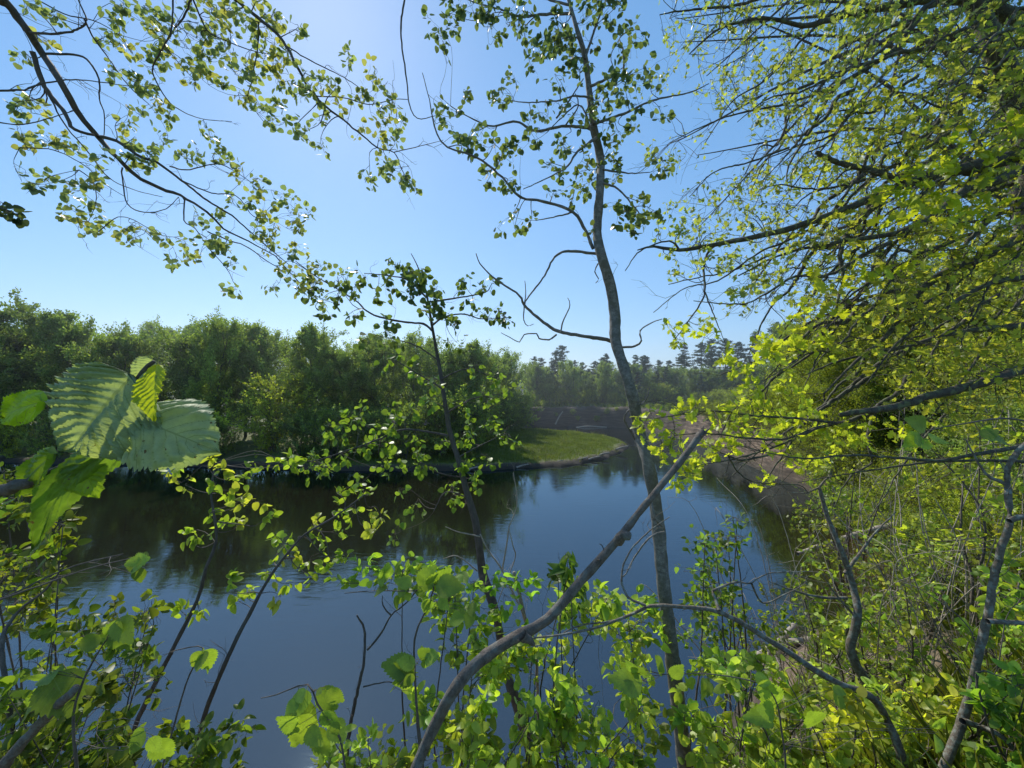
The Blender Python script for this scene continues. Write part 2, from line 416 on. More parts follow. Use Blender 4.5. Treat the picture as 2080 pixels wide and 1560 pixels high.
I = (np.arange(nx-1)[:, None]*ny+np.arange(ny-1)[None]); quad = np.stack([I, I+ny, I+ny+1, I+1], -1).reshape(-1, 4)
me = mesh_from('water', np.stack([Xw, Yw, 0*Xw], -1).reshape(-1, 3), quad.ravel(), np.full(len(quad), 4), water_mat(), wt.reshape(-1, 3))
tag(obj('water', me), kind='structure')

# ------------------------------------------------------------------ grass
def grass_obj(name, label, pts, h, col, cat='grass'):
    n = len(pts); g = rng
    th = g.uniform(0, 6.28, n); w = h*g.uniform(.05, .11, n); hh = h*g.uniform(.5, 1.3, n)
    s_ = np.stack([np.cos(th), np.sin(th), 0*th], -1); ln = g.normal(0, .35, (n, 3))*hh[:, None]; ln[:, 2] = hh
    a = pts-s_*w[:, None]; b = pts+s_*w[:, None]; c = pts+ln*.55+s_*w[:, None]*.6; d = pts+ln*.5-s_*w[:, None]*.6
    e = pts+ln*np.array([1.35, 1.35, 1])[None]
    V = np.stack([a, b, c, e, d], 1).reshape(-1, 3)
    C = np.repeat(varcol(col, n, .35, .5), 5, 0)
    me = mesh_from(name, V, np.arange(5*n), np.full(n, 5), M['grass'], C)
    return tag(obj(name, me), label, cat, kind='stuff')
def scatter(n, x0, x1, y0, y1, f):
    x = rng.uniform(x0, x1, n); y = rng.uniform(y0, y1, n); z, dO, dS = ground(x, y)
    k = f(x, y, dO, dS); return np.stack([x, y, z], -1)[k]
pts = scatter(300000, -16, 12, 27, 51, lambda x, y, dO, dS: (dS > .35)&(rng.random(len(x)) < .15+.85*sm((dS-.4+.5*fbm(x, y, 1.7, 43, 3))/1.4)))
grass_obj('grass', 'low green grass covering the flat river spit', pts, .13, (.12, .19, .03))
pts = scatter(9000, -14, 12, 27, 51, lambda x, y, dO, dS: (dS > .15)&(fbm(x, y, 1.9, 61, 3) > .25))
grass_obj('tall_grass', 'taller ragged tufts of grass and sedge along the edge of the spit', pts, .34, (.15, .20, .05))
pts = scatter(60000, 1.5, 14, .5, 13, lambda x, y, dO, dS: (dO > .9)&(fbm(x, y, 1.1, 21) > -.35))
grass_obj('grass', 'mixed green and straw grass on the near right bank slope', pts, .26, (.13, .18, .035))
pts = scatter(50000, 10, 40, 10, 50, lambda x, y, dO, dS: (dO > 1.6))
grass_obj('grass', 'long grass and weeds on top of the right bank', pts, .4, (.09, .15, .03))
pts = scatter(40000, -10, 35, 50, 85, lambda x, y, dO, dS: (dO > 2.2))
grass_obj('grass', 'grass fringe on top of the far cut bank', pts, .5, (.08, .14, .03))

# ------------------------------------------------------------------ forest tree prototypes
def forest_tree(name, h, width, nleaf, col, seed, upright=.8, low=.12, card=.2, stems=1, lmat='far', tipn=None):
    g = np.random.default_rng(seed)
    wood = []; lv = Leaves(); lv.kind = 'card'
    tips = []
    for st in range(stems):
        tr = Tubes(); lim = Tubes(); wood.append((tr, lim))
        b0 = np.array([g.normal(0, .25), g.normal(0, .25), -.3]) if stems > 1 else np.array([0, 0, -.3])
        lean = g.normal(0, .10*(1+.6*(stems > 1)), 2)
        hs = h*g.uniform(.78, 1)
        t = np.linspace(0, 1, 12)[:, None]
        p = b0+np.hstack([lean[0]*hs*t, lean[1]*hs*t, (hs*.95+.3)*t])+np.cumsum(g.normal(0, .07, (12, 3)), 0)*np.array([1, 1, 0])
        r0 = .012*h/(stems**.4)
        tr.add(p, r0*(1-.9*t[:, 0])+.01, 7)
        nb = int(34/stems**.6)
        for i in range(nb):
            u = low+(1-low)*(i+.5)/nb*.98; k = u*11; k0 = int(k); a = p[k0]*(1-k+k0)+p[min(11, k0+1)]*(k-k0)
            th = i*2.4+g.uniform(-.5, .5)
            prof = (math.sin(math.pi*min(1, (u-low)/(1-low)*.80+.2))**.6)
            ln = width*.55*prof*g.uniform(.7, 1.25)
            d = norm(np.array([math.cos(th), math.sin(th), upright*g.uniform(.4, 1.1)]))
            q = [a]
            for s_ in range(5):
                d = norm(d+np.array([0, 0, .10*upright])+g.normal(0, .10, 3)); q.append(q[-1]+d*ln/5)
            q = np.array(q); lim.add(q, np.linspace(r0*.38*(1-u*.7), .008, 6), 4)
            for w in range(9):
                kk = g.integers(1, 6); d2 = norm(d*.5+g.normal(0, .65, 3)+np.array([0, 0, (.45+.9*u)*upright])); e = q[kk]+d2*ln*g.uniform(.18, .42+.25*u)
                lim.add(np.array([q[kk], (q[kk]+e)/2+g.normal(0, .04, 3), e]), np.array([.012, .008, .004]), 3)
                tips.append((q[kk], e, d2))
    A = np.array([t_[0] for t_ in tips]); B = np.array([t_[1] for t_ in tips]); D = np.array([t_[2] for t_ in tips])
    i = g.integers(0, len(A), nleaf); t = g.uniform(.2, 1.25, (nleaf, 1))
    pos = A[i]+(B-A)[i]*t+g.normal(0, .16, (nleaf, 3))*(h/13)
    dd = norm(D[i]+g.normal(0, .7, (nleaf, 3))); nn = g.normal(0, 1, (nleaf, 3))
    clump = g.uniform(.7, 1.3, len(A))[i][:, None]
    lv.add(pos, dd, nn, card*g.uniform(.6, 1.3, nleaf), varcol(col, nleaf, .25, .25, g)*clump)
    z = np.zeros(3)
    out = [('crown', lv.mesh('crown', M[lmat], z))]
    for a, b in wood: out += [('trunk' if stems < 4 else 'stem', a.mesh('trunk', M['darkbark'], z)), ('limbs', b.mesh('limbs', M['darkbark'], z))]
    return out
def pine_tree(h, seed, crown=.5, dense=1):
    g = np.random.default_rng(seed)
    tr = Tubes(); lim = Tubes(); lv = Leaves(); lv.kind = 'card'
    t = np.linspace(0, 1, 12)[:, None]
    p = np.hstack([g.normal(0, .02)*h*t, g.normal(0, .02)*h*t, h*1.0*t-.3]); tr.add(p, .013*h*(1-.85*t[:, 0])+.01, 7)
    for i in range(int(42*dense)):
        u = 1-crown*((i+g.uniform(-1.5, 1.5))/(42*dense)) if i > 2 else 1-.02*i; a = p[0]+(p[-1]-p[0])*u
        th = i*2.4+g.uniform(-.4, .4); v = (1-u)/crown
        ln = h*.19*(v*1.1)**.5*g.uniform(.2, 1.3)*(1 if v < .7 else g.uniform(.3, 1))
        d = norm(np.array([math.cos(th), math.sin(th), .25*(1-v)+.05])); q = np.array([a, a+d*ln*.5+[0, 0, -.03], a+d*ln+[0, 0, .12*ln]])
        lim.add(q, [.03, .02, .008], 4)
        for c in range(int(4+ln*3)):
            w = g.uniform(.3, 1.05); cpos = a+d*ln*w+g.normal(0, .16, 3)*[1, 1, .4]; n = 26
            lv.add(cpos+g.normal(0, .13, (n, 3))*[1, 1, .6], norm(g.normal(0, 1, (n, 3))+[0, 0, .3]), g.normal(0, 1, (n, 3)), .17*g.uniform(.7, 1.2, n), varcol((.055, .10, .055), n, .3, .1, g)*g.uniform(.7, 1.25))
    for i in range(14):   # dead stubs
        u = g.uniform(.15, 1-crown); a = p[0]+(p[-1]-p[0])*u; th = g.uniform(0, 6.28)
        lim.add(np.array([a, a+np.array([math.cos(th), math.sin(th), -.1])*g.uniform(.3, 1.1)]), [.015, .006], 3)
    z = np.zeros(3)
    return [('trunk', tr.mesh('trunk', M['darkbark'], z)), ('limbs', lim.mesh('limbs', M['darkbark'], z)), ('crown', lv.mesh('crown', M['pine'], z))]
def place(proto, name, x, y, s, rz, label, cat, group, dz=0, sz=1.0):
    o = empty(name, (x, y, gz(x, y)+dz)); o.rotation_euler = (0, 0, rz); o.scale = (s, s, s*sz); tag(o, label, cat, group)
    for nm, me in proto: obj(nm, me, o)
    return o
ORD = ['first', 'second', 'third', 'fourth', 'fifth', 'sixth', 'seventh', 'eighth', 'ninth', 'tenth', 'eleventh', 'twelfth', 'thirteenth', 'fourteenth', 'fifteenth', 'sixteenth', 'seventeenth', 'eighteenth', 'nineteenth', 'twentieth', 'twenty-first', 'twenty-second', 'twenty-third', 'twenty-fourth', 'twenty-fifth', 'twenty-sixth', 'twenty-seventh', 'twenty-eighth', 'twenty-ninth', 'thirtieth'] + ['%d%s' % (i, {1: 'st', 2: 'nd', 3: 'rd'}.get(i % 10, 'th')) for i in range(31, 60)]
G1 = (.18, .27, .08); G2 = (.22, .32, .085); G3 = (.33, .42, .07); G4 = (.155, .24, .085)
PB = [forest_tree('b', 12, 6.5, 30000, G1, 1), forest_tree('b', 12, 6.0, 28000, G2, 2, .9), forest_tree('b', 12, 7, 30000, G4, 3, .7, .1, .2, 3),
      forest_tree('b', 12, 6, 26000, G2, 4, 1.1, .15, .19, 3), forest_tree('b', 12, 6.5, 30000, G1, 5, .8, .08)]
NEAR = [forest_tree('n', 12, 8, 70000, (.22, .28, .05), 21, .5, .12, .11, 2, 'leafy'), forest_tree('n', 12, 8, 70000, (.17, .23, .05), 22, .6, .1, .11, 1, 'leafy')]
NBUSH = [forest_tree('s', 4, 4.6, 26000, (.22, .29, .05), 24, .35, .02, .075, 6, 'leafy'), forest_tree('s', 4, 4.6, 26000, (.17, .22, .045), 25, .35, .02, .075, 6, 'leafy')]
BUSH = [forest_tree('s', 4, 4.2, 12000, G3, 7, .6, .02, .13, 5), forest_tree('s', 4, 4.5, 12000, G2, 8, .5, .02, .13, 6), forest_tree('s', 4, 4.2, 12000, G1, 9, .6, .02, .13, 5)]
PINE = [pine_tree(13, s_, c) for s_, c in ((1, .55), (2, .42), (3, .5), (4, .38))]

def at_px(px, Y): return (px-CX)/F*Y
# far riverside row on the spit: (px, depth, top pixel y, proto, widthscale)
row = [(-60, 31, 560, 0), (10, 33, 610, 2), (85, 36, 650, 1), (180, 34, 618, 4), (270, 33, 640, 0), (350, 34, 640, 2), (420, 33, 640, 3), (500, 35, 650, 1), (555, 37, 665, 3), (640, 34, 655, 1), (700, 33, 680, 0),
       (770, 34, 660, 4), (840, 36, 672, 3), (905, 35, 680, 2), (965, 36, 690, 1), (1005, 44, 695, 0), (1045, 48, 712, 3)]
for i, (px, Y, ty, k) in enumerate(row):
    x = at_px(px, Y); g0 = gz(x, Y); h = H+(CY-ty)/F*Y-g0
    place(PB[k], 'riverside_tree', x, Y, h/12.0, rng.uniform(0, 6.28), 'tall leafy green tree in the front row on the far bank, %s from the left' % ORD[i], 'tree', 'tall trees in the front row across the river')
row2 = [(-40, 44, 640), (60, 46, 660), (150, 45, 650), (230, 44, 650), (310, 46, 650), (400, 45, 655), (480, 46, 665), (600, 46, 680), (680, 46, 690), (740, 45, 680), (810, 47, 690), (880, 46, 690), (950, 47, 700), (1010, 55, 720)]
for i, (px, Y, ty) in enumerate(row2):
    x = at_px(px, Y); h = H+(CY-ty)/F*Y-gz(x, Y)
    place(PB[(i*3+1) % 5], 'riverside_tree', x, Y, h/12.0, rng.uniform(0, 6.28), 'dark tree in the second row across the river, %s from the left' % ORD[i], 'tree', 'second row of trees across the river')
bs = [(20, 31, 3.2, 0), (110, 31, 3.6, 1), (200, 30.6, 3, 2), (290, 30.5, 3, 1), (370, 30.3, 3.2, 2), (440, 30.2, 3.2, 1), (545, 31, 5.6, 0), (610, 30, 3.6, 2), (680, 30, 3.6, 1), (750, 30.2, 3.4, 2), (820, 30, 3.8, 1), (890, 30.5, 4.6, 2), (950, 31.5, 4.8, 1), (985, 38, 4.6, 2), (1030, 44, 4.0, 1), (1055, 46, 4.0, 2)]
for i, (px, Y, h, k) in enumerate(bs):
    place(BUSH[k], 'riverside_bush', at_px(px, Y), Y, h/4, rng.uniform(0, 6.28), ('tall yellow-green bush standing out at the foot of the darker far trees' if i == 6 else 'leafy green bush hanging over the far water edge, %s from the left' % ORD[i]), 'bush', 'bushes along the far water edge')
# far pines beyond the cut bank
pines = [(1095, 88, 738), (1118, 84, 716), (1142, 86, 715), (1165, 92, 735), (1185, 84, 720), (1204, 90, 732), (1228, 86, 733), (1247, 92, 742), (1272, 90, 745), (1300, 82, 722), (1318, 88, 712), (1338, 84, 718), (1360, 90, 722), (1383, 85, 713), (1402, 90, 712), (1425, 84, 705), (1450, 86, 700), (1478, 82, 690), (1500, 80, 700), (1530, 78, 690), (1560, 74, 665), (1590, 70, 660), (1630, 66, 650)]
pines += [(1090+i*22+rng.uniform(-8, 8), 80+rng.uniform(-4, 6), rng.uniform(722, 748)) for i in range(22)]; pines.sort()
for i, (px, Y, ty) in enumerate(pines):
    Y *= .80+rng.uniform(-.04, .05); ty += rng.normal(0, 9); px += rng.normal(0, 6)
    x = at_px(px, Y); h = H+(CY-ty)/F*Y-gz(x, Y)
    place(PINE[i % 4], 'pine_tree', x, Y, h/13.0, rng.uniform(0, 6.28), 'tall thin dark pine in the skyline row beyond the cut bank, %s from the left' % ORD[i], 'pine tree', 'pines on the skyline')
far2 = [(1085+i*24, 62+(i%3)*2, 730+(i*13)%38, i%5) for i in range(20)] + [(1085, 66, 735, 3), (1120, 70, 765, 1), (1160, 68, 760, 0), (1200, 70, 750, 4), (1240, 72, 765, 1), (1290, 70, 775, 3), (1335, 74, 770, 1), (1370, 70, 785, 0), (1420, 70, 765, 2), (1460, 66, 755, 4), (1500, 62, 740, 1), (1540, 58, 730, 0)]
far2.sort()
for i, (px, Y, ty, k) in enumerate(far2):
    x = at_px(px, Y); h = H+(CY-ty)/F*Y-gz(x, Y)
    place(PB[k], 'woodland_tree', x, Y, h/12.0, rng.uniform(0, 6.28), 'lower broadleaf tree in front of the skyline pines, %s from the left' % ORD[i], 'tree', 'broadleaf trees on top of the cut bank')
for i in range(18):
    px = 1085+i*27; Y = 61-(i > 10)*(i-10)*1.4+rng.uniform(-1, 2)
    x = at_px(px, Y)
    place(BUSH[i % 3 if i % 2 else 0], 'bank_bush', x, Y, rng.uniform(.45, .8), rng.uniform(0, 6.28), 'low sunlit bush on the rim of the far cut bank, %s from the left' % ORD[i], 'bush', 'bushes on the rim of the cut bank')
for i in range(15):
    px = 1105+i*26+rng.uniform(-9, 9); Y = float(np.interp(px, [1100, 1300, 1400, 1500], [55.6, 54.0, 45.5, 34.5]))+rng.uniform(.3, 1.5)
    place(BUSH[i % 3], 'scrub', at_px(px, Y), Y, rng.uniform(.10, .24), rng.uniform(0, 6.28), 'small scrub clump on the eroded face of the far bank, %s from the left' % ORD[i], 'bush', 'scrub on the eroded face')
# distant wood closing the horizon
g = np.random.default_rng(77); lv = Leaves(); lv.kind = 'card'; n = 60000
th = g.uniform(-1.25, 1.25, n); R_ = 150+g.uniform(0, 60, n); xx = np.sin(th)*R_; yy = np.cos(th)*R_+10
zt = 9+2.5*fbm(xx, yy, .09, 4)
lv.add(np.stack([xx, yy, 2+g.uniform(0, 1, n)**.8*zt], -1), norm(g.normal(0, 1, (n, 3))+[0, 0, .6]), g.normal(0, 1, (n, 3)), g.uniform(.9, 2.0, n), varcol((.05, .085, .045), n, .3, .1, g))
tag(obj('distant_wood', lv.mesh('distant_wood', M['far'], np.zeros(3))), 'hazy distant wood closing the horizon behind the rows of trees', 'woodland', kind='stuff')

# right bank woodland
nt_list = [(1700, 21, 640), (1790, 18, 590), (1880, 17, 540), (1960, 14.5, 500), (2060, 15, 450), (2150, 12.5, 420), (2230, 15, 420), (1860, 22, 560), (2020, 19, 480)]
for i, (px, Y, ty) in enumerate(sorted(nt_list)):
    x = at_px(px, Y); hh = H+(CY-ty)/F*Y-gz(x, Y)
    place(NEAR[i % 2], 'bank_tree', x, Y, hh/12.0, rng.uniform(0, 6.28), 'near olive green tree on the right bank close behind the oak, %s from the left' % ORD[i], 'tree', 'near trees of the right bank')
wb = [(1405, 43, 1.5), (1435, 39, 1.6), (1468, 35.5, 1.8), (1505, 32, 2.0), (1540, 29.5, 2.0), (1575, 27, 2.3), (1612, 24.5, 2.5), (1650, 22.3, 2.5), (1688, 20.5, 2.4), (1722, 19, 2.4), (1757, 17.6, 2.3), (1792, 16.2, 2.2), (1828, 14.8, 2.0), (1862, 13.4, 1.7), (1895, 12.6, 1.7), (1940, 11.6, 1.6)]
for i, (px, Y, hh) in enumerate(wb):
    place(NBUSH[i % 2], 'overhanging_bush', at_px(px, Y)+.25, Y, hh/4*1.15, rng.uniform(0, 6.28), 'yellow-green bush overhanging the right bank waterline, %s from the far end' % ORD[i], 'bush', 'bushes overhanging the right bank waterline', dz=-.1)
rb = [(1600, 40, 650, 1), (1660, 34, 650, 3), (1720, 28, 640, 0), (1790, 24, 620, 1), (1700, 42, 630, 4), (1850, 30, 590, 2), (1900, 22, 580, 3), (1960, 27, 560, 0), (2010, 20, 530, 1), (2080, 24, 500, 4), (2150, 19, 480, 3), (2210, 26, 480, 2), (1640, 50, 650, 2), (1780, 46, 620, 0), (1930, 40, 560, 4), (2090, 38, 540, 1)]
for i, (px, Y, ty, k) in enumerate(sorted(rb)):
    x = at_px(px, Y); h = H+(CY-ty)/F*Y-gz(x, Y)
    place(PB[k], 'bank_tree', x, Y, h/12.0, rng.uniform(0, 6.28), 'green tree of the right bank wood behind the oak, %s from the left' % ORD[i], 'tree', 'trees of the right bank wood')
rbb = [(1760, 18, 2.6, 0), (1850, 17, 3.2, 1), (1930, 16, 3.2, 0), (2010, 15, 3.4, 1), (2080, 13, 3.2, 0), (1700, 22, 3.0, 2), (1660, 27, 3.2, 0), (1960, 12.5, 2.4, 2), (2060, 10.5, 2.4, 1), (2150, 11, 3, 0), (1890, 13.5, 1.8, 0), (2120, 8.5, 2.2, 1), (1990, 9.2, 1.6, 0), (1620, 36, 3.4, 1)]
rbb += [(1640, 24, 2.4, 1), (1700, 19, 2.2, 0), (1745, 16, 2.0, 1), (1790, 14.5, 2.0, 0), (1830, 13.2, 1.7, 2), (1870, 12, 1.6, 0), (1800, 18, 2.6, 2), (1690, 25, 2.6, 0), (1620, 29, 2.4, 0), (1580, 33, 2.2, 1), (1555, 38, 2.4, 0), (1930, 10.5, 1.5, 1), (1530, 43, 2.2, 0), (1500, 47, 1.8, 1)]
for i, (px, Y, h, k) in enumerate(sorted(rbb)):
    place(BUSH[k], 'bank_bush', at_px(px, Y), Y, h/4, rng.uniform(0, 6.28), 'bushy undergrowth on the right bank slope, %s from the left' % ORD[i], 'bush', 'undergrowth on the right bank')

# ================================================================== foreground
def base_at(x, y, dz=-.1): return (x, y, gz(x, y)+dz)
AC = (.085, .135, .045)      # aspen leaf
# ---- tall central aspen
b = base_at(1.35, 3.0)
T = Plant('aspen_tree', 'slender leaning aspen with pale grey trunk rising through the middle of the view', 'tree', b, leaf='aspen', size=.062, col=(.05, .085, .035), bark='aspenbark', twigmat='twig')
tr = [(1440, 2000), (1405, 1700), (1392, 1560), (1382, 1470), (1365, 1330), (1347, 1180), (1335, 1050), (1318, 950), (1300, 880), (1283, 800), (1265, 740), (1250, 690), (1249, 640), (1240, 580), (1222, 520), (1213, 470), (1219, 380), (1219, 320), (1204, 245), (1195, 168), (1187, 110), (1172, 60), (1158, 10), (1140, -60), (1120, -180), (1105, -330)]
trp = T.px(tr, (2.95, 3.5), [17, 17, 16, 15, 14, 13, 12.5, 12, 11.8, 11.4, 11, 11.5, 11, 10.5, 10, 9, 8, 8, 7, 6, 5.4, 4.4, 3.6, 3, 2.4, 1.5], name='trunk', k=14, jit=.03, step=.05)
D0 = 3.28
for pl, d1, w in [
    ([(1205, 505), (1190, 470), (1164, 431), (1104, 409), (1057, 400), (1020, 360), (969, 320), (909, 300), (888, 273), (878, 236), (872, 202), (858, 148)], 3.0, (3.6, .7)),
    ([(1207, 262), (1148, 256), (1087, 266), (1050, 247), (1003, 256), (983, 252), (942, 232), (915, 215)], 3.5, (3.2, .8)),
    ([(1212, 279), (1171, 310), (1154, 337), (1121, 357), (1063, 384)], 3.1, (3, .8)),
    ([(1162, 27), (1104, 29), (1053, 34), (1020, 20), (970, 7), (930, -10)], 3.6, (3, .8)),
    ([(1205, 252), (1272, 229), (1323, 205), (1400, 188), (1440, 170)], 3.6, (3, .8)),
    ([(1219, 370), (1255, 384), (1289, 421), (1310, 450)], 3.1, (2.6, .8)),
    ([(1130, 240), (1150, 215), (1165, 190), (1185, 160)], 3.3, (2, 1)),
    ([(1199, 175), (1238, 158), (1265, 148), (1265, 101), (1259, 77), (1286, 57)], 3.5, (3, .8)),
    ([(1164, 431), (1130, 440), (1088, 448)], 3.1, (2, .8)),
    ([(1210, 300), (1180, 215), (1140, 240), (1110, 270)], 3.2, (2, .8)),
    ([(1205, 200), (1170, 195), (1130, 205), (1075, 208), (1040, 205)], 3.3, (2.2, .8)),
    ([(1188, 120), (1215, 40), (1240, -20), (1260, -60)], 3.5, (2.6, .8)),
    ([(1225, 345), (1262, 350), (1284, 352), (1320, 350)], 3.4, (2.2, .8)),
    ([(1148, 256), (1175, 215), (1168, 190)], 3.2, (1.8, .8)),
    ([(1158, 10), (1080, -10), (1000, -30), (900, -40)], 3.7, (2.6, .8))]:
    T.px(pl, (D0, d1), w, k=7)
nsrc = len(T.pts)
dead = [([(1215, 516), (1154, 510), (1127, 522), (1106, 560), (1072, 605), (1064, 622)], (3.3, 3.0), (3, 1.2)),
        ([(1246, 694), (1220, 688), (1145, 676), (1118, 664), (1090, 643), (1065, 620), (1055, 600), (1025, 580), (1000, 562), (975, 535), (967, 515)], (3.3, 2.9), (4.2, .9)),
        ([(1138, 676), (1145, 650), (1158, 620), (1153, 605)], 3.1, (1.8, .7)),
        ([(1130, 680), (1115, 690), (1095, 688), (1090, 678), (1065, 680), (1055, 695), (1035, 685), (1018, 676)], 3.05, (1.9, .7)),
        ([(1065, 620), (1064, 650), (1072, 662), (1084, 658)], 3.0, (1.5, .6)), ([(1065, 622), (1068, 590), (1066, 570)], 3.0, (1.3, .6)),
        ([(1258, 706), (1290, 703), (1303, 692), (1300, 672), (1325, 655), (1345, 648)], (3.3, 3.2), (2.6, .8)),
        ([(1215, 535), (1208, 552), (1216, 566), (1210, 575)], 3.25, (1.5, .8)),
        ([(1290, 893), (1272, 862), (1268, 850), (1275, 835), (1310, 815), (1320, 785)], (3.2, 3.0), (2.2, .8)),
        ([(1322, 1010), (1330, 1052), (1350, 1078), (1322, 1090), (1290, 1130), (1272, 1165), (1262, 1172)], 2.7, (2.4, 1.2))]
for pl, d, w in dead: T.px(pl, d, w, name='dead_branch', k=6, src=False)
DK = (.11, .17, .10)
cb = [(1190, 20, 55, 60), (1150, 40, 50, 50), (1240, 20, 50, 46), (1120, 70, 42, 44), (1170, 90, 45, 46), (1100, 100, 35, 30), (1080, 130, 25, 14), (1140, 110, 30, 30), (1280, 60, 30, 14), (1300, 70, 18, 8), (1260, 90, 25, 12), (960, 20, 38, 30), (920, 50, 32, 26), (1000, 30, 38, 34), (1040, 45, 30, 24), (1000, 80, 24, 16), (880, 60, 24, 14), (895, 80, 20, 12), (940, 0, 36, 26), (1070, 20, 30, 18), (1060, 60, 20, 12),
      (1260, 165, 24, 18), (1240, 185, 28, 24), (1270, 190, 20, 14), (1220, 210, 24, 20), (1300, 160, 22, 12), (1310, 140, 16, 8), (1265, 130, 14, 8), (1040, 160, 16, 9), (1010, 205, 22, 14), (1030, 185, 18, 10), (1130, 165, 22, 12), (1180, 150, 24, 16), (1110, 225, 22, 13), (1140, 215, 20, 12), (1185, 235, 22, 14), (905, 215, 18, 11), (942, 190, 14, 8), (920, 225, 14, 6), (890, 245, 16, 7), (915, 255, 14, 6), (960, 265, 24, 14), (940, 290, 26, 18), (975, 275, 20, 12), (1000, 300, 20, 12), (960, 305, 14, 8), (1060, 290, 20, 12), (1040, 310, 26, 16), (1085, 270, 18, 12), (1070, 255, 14, 8), (1020, 325, 16, 9), (1000, 345, 18, 10), (1035, 370, 22, 14), (1020, 385, 16, 10), (990, 365, 14, 7), (1145, 290, 20, 14), (1150, 305, 12, 10), (1120, 340, 22, 14), (1135, 355, 14, 8), (1180, 320, 24, 18), (1190, 350, 24, 16), (1240, 300, 26, 20), (1245, 330, 26, 20), (1215, 340, 14, 10), (1250, 360, 20, 12), (1185, 375, 24, 18), (1170, 390, 22, 14), (1125, 390, 16, 9), (1260, 430, 26, 20), (1290, 440, 26, 22), (1300, 410, 26, 20), (1320, 425, 22, 16), (1290, 460, 22, 16), (1345, 340, 24, 14), (1330, 320, 18, 9), (1340, 350, 18, 9), (1240, 415, 20, 12), (1050, 455, 18, 10), (1020, 460, 16, 8), (1075, 450, 16, 9), (1045, 430, 10, 4), (1290, 255, 18, 8), (1340, 240, 20, 10), (1230, 250, 22, 14), (1200, 470, 10, 5), (1330, 160, 20, 12), (1280, 110, 12, 4), (1300, 210, 16, 8), (1260, 270, 14, 8)]
for x, y, r_, n in cb:
    d = D0+rng.normal(0, .12)
    T.blob(P(x, y, d), r_/F*d*1.0, int(n*1.6), spur=3+n//10, size=.043, col=DK if y < 300 else (.13, .19, .09), flat=.25)
T.bare(30, (.08, .3), pref=(0, 0, .1))
T.done()

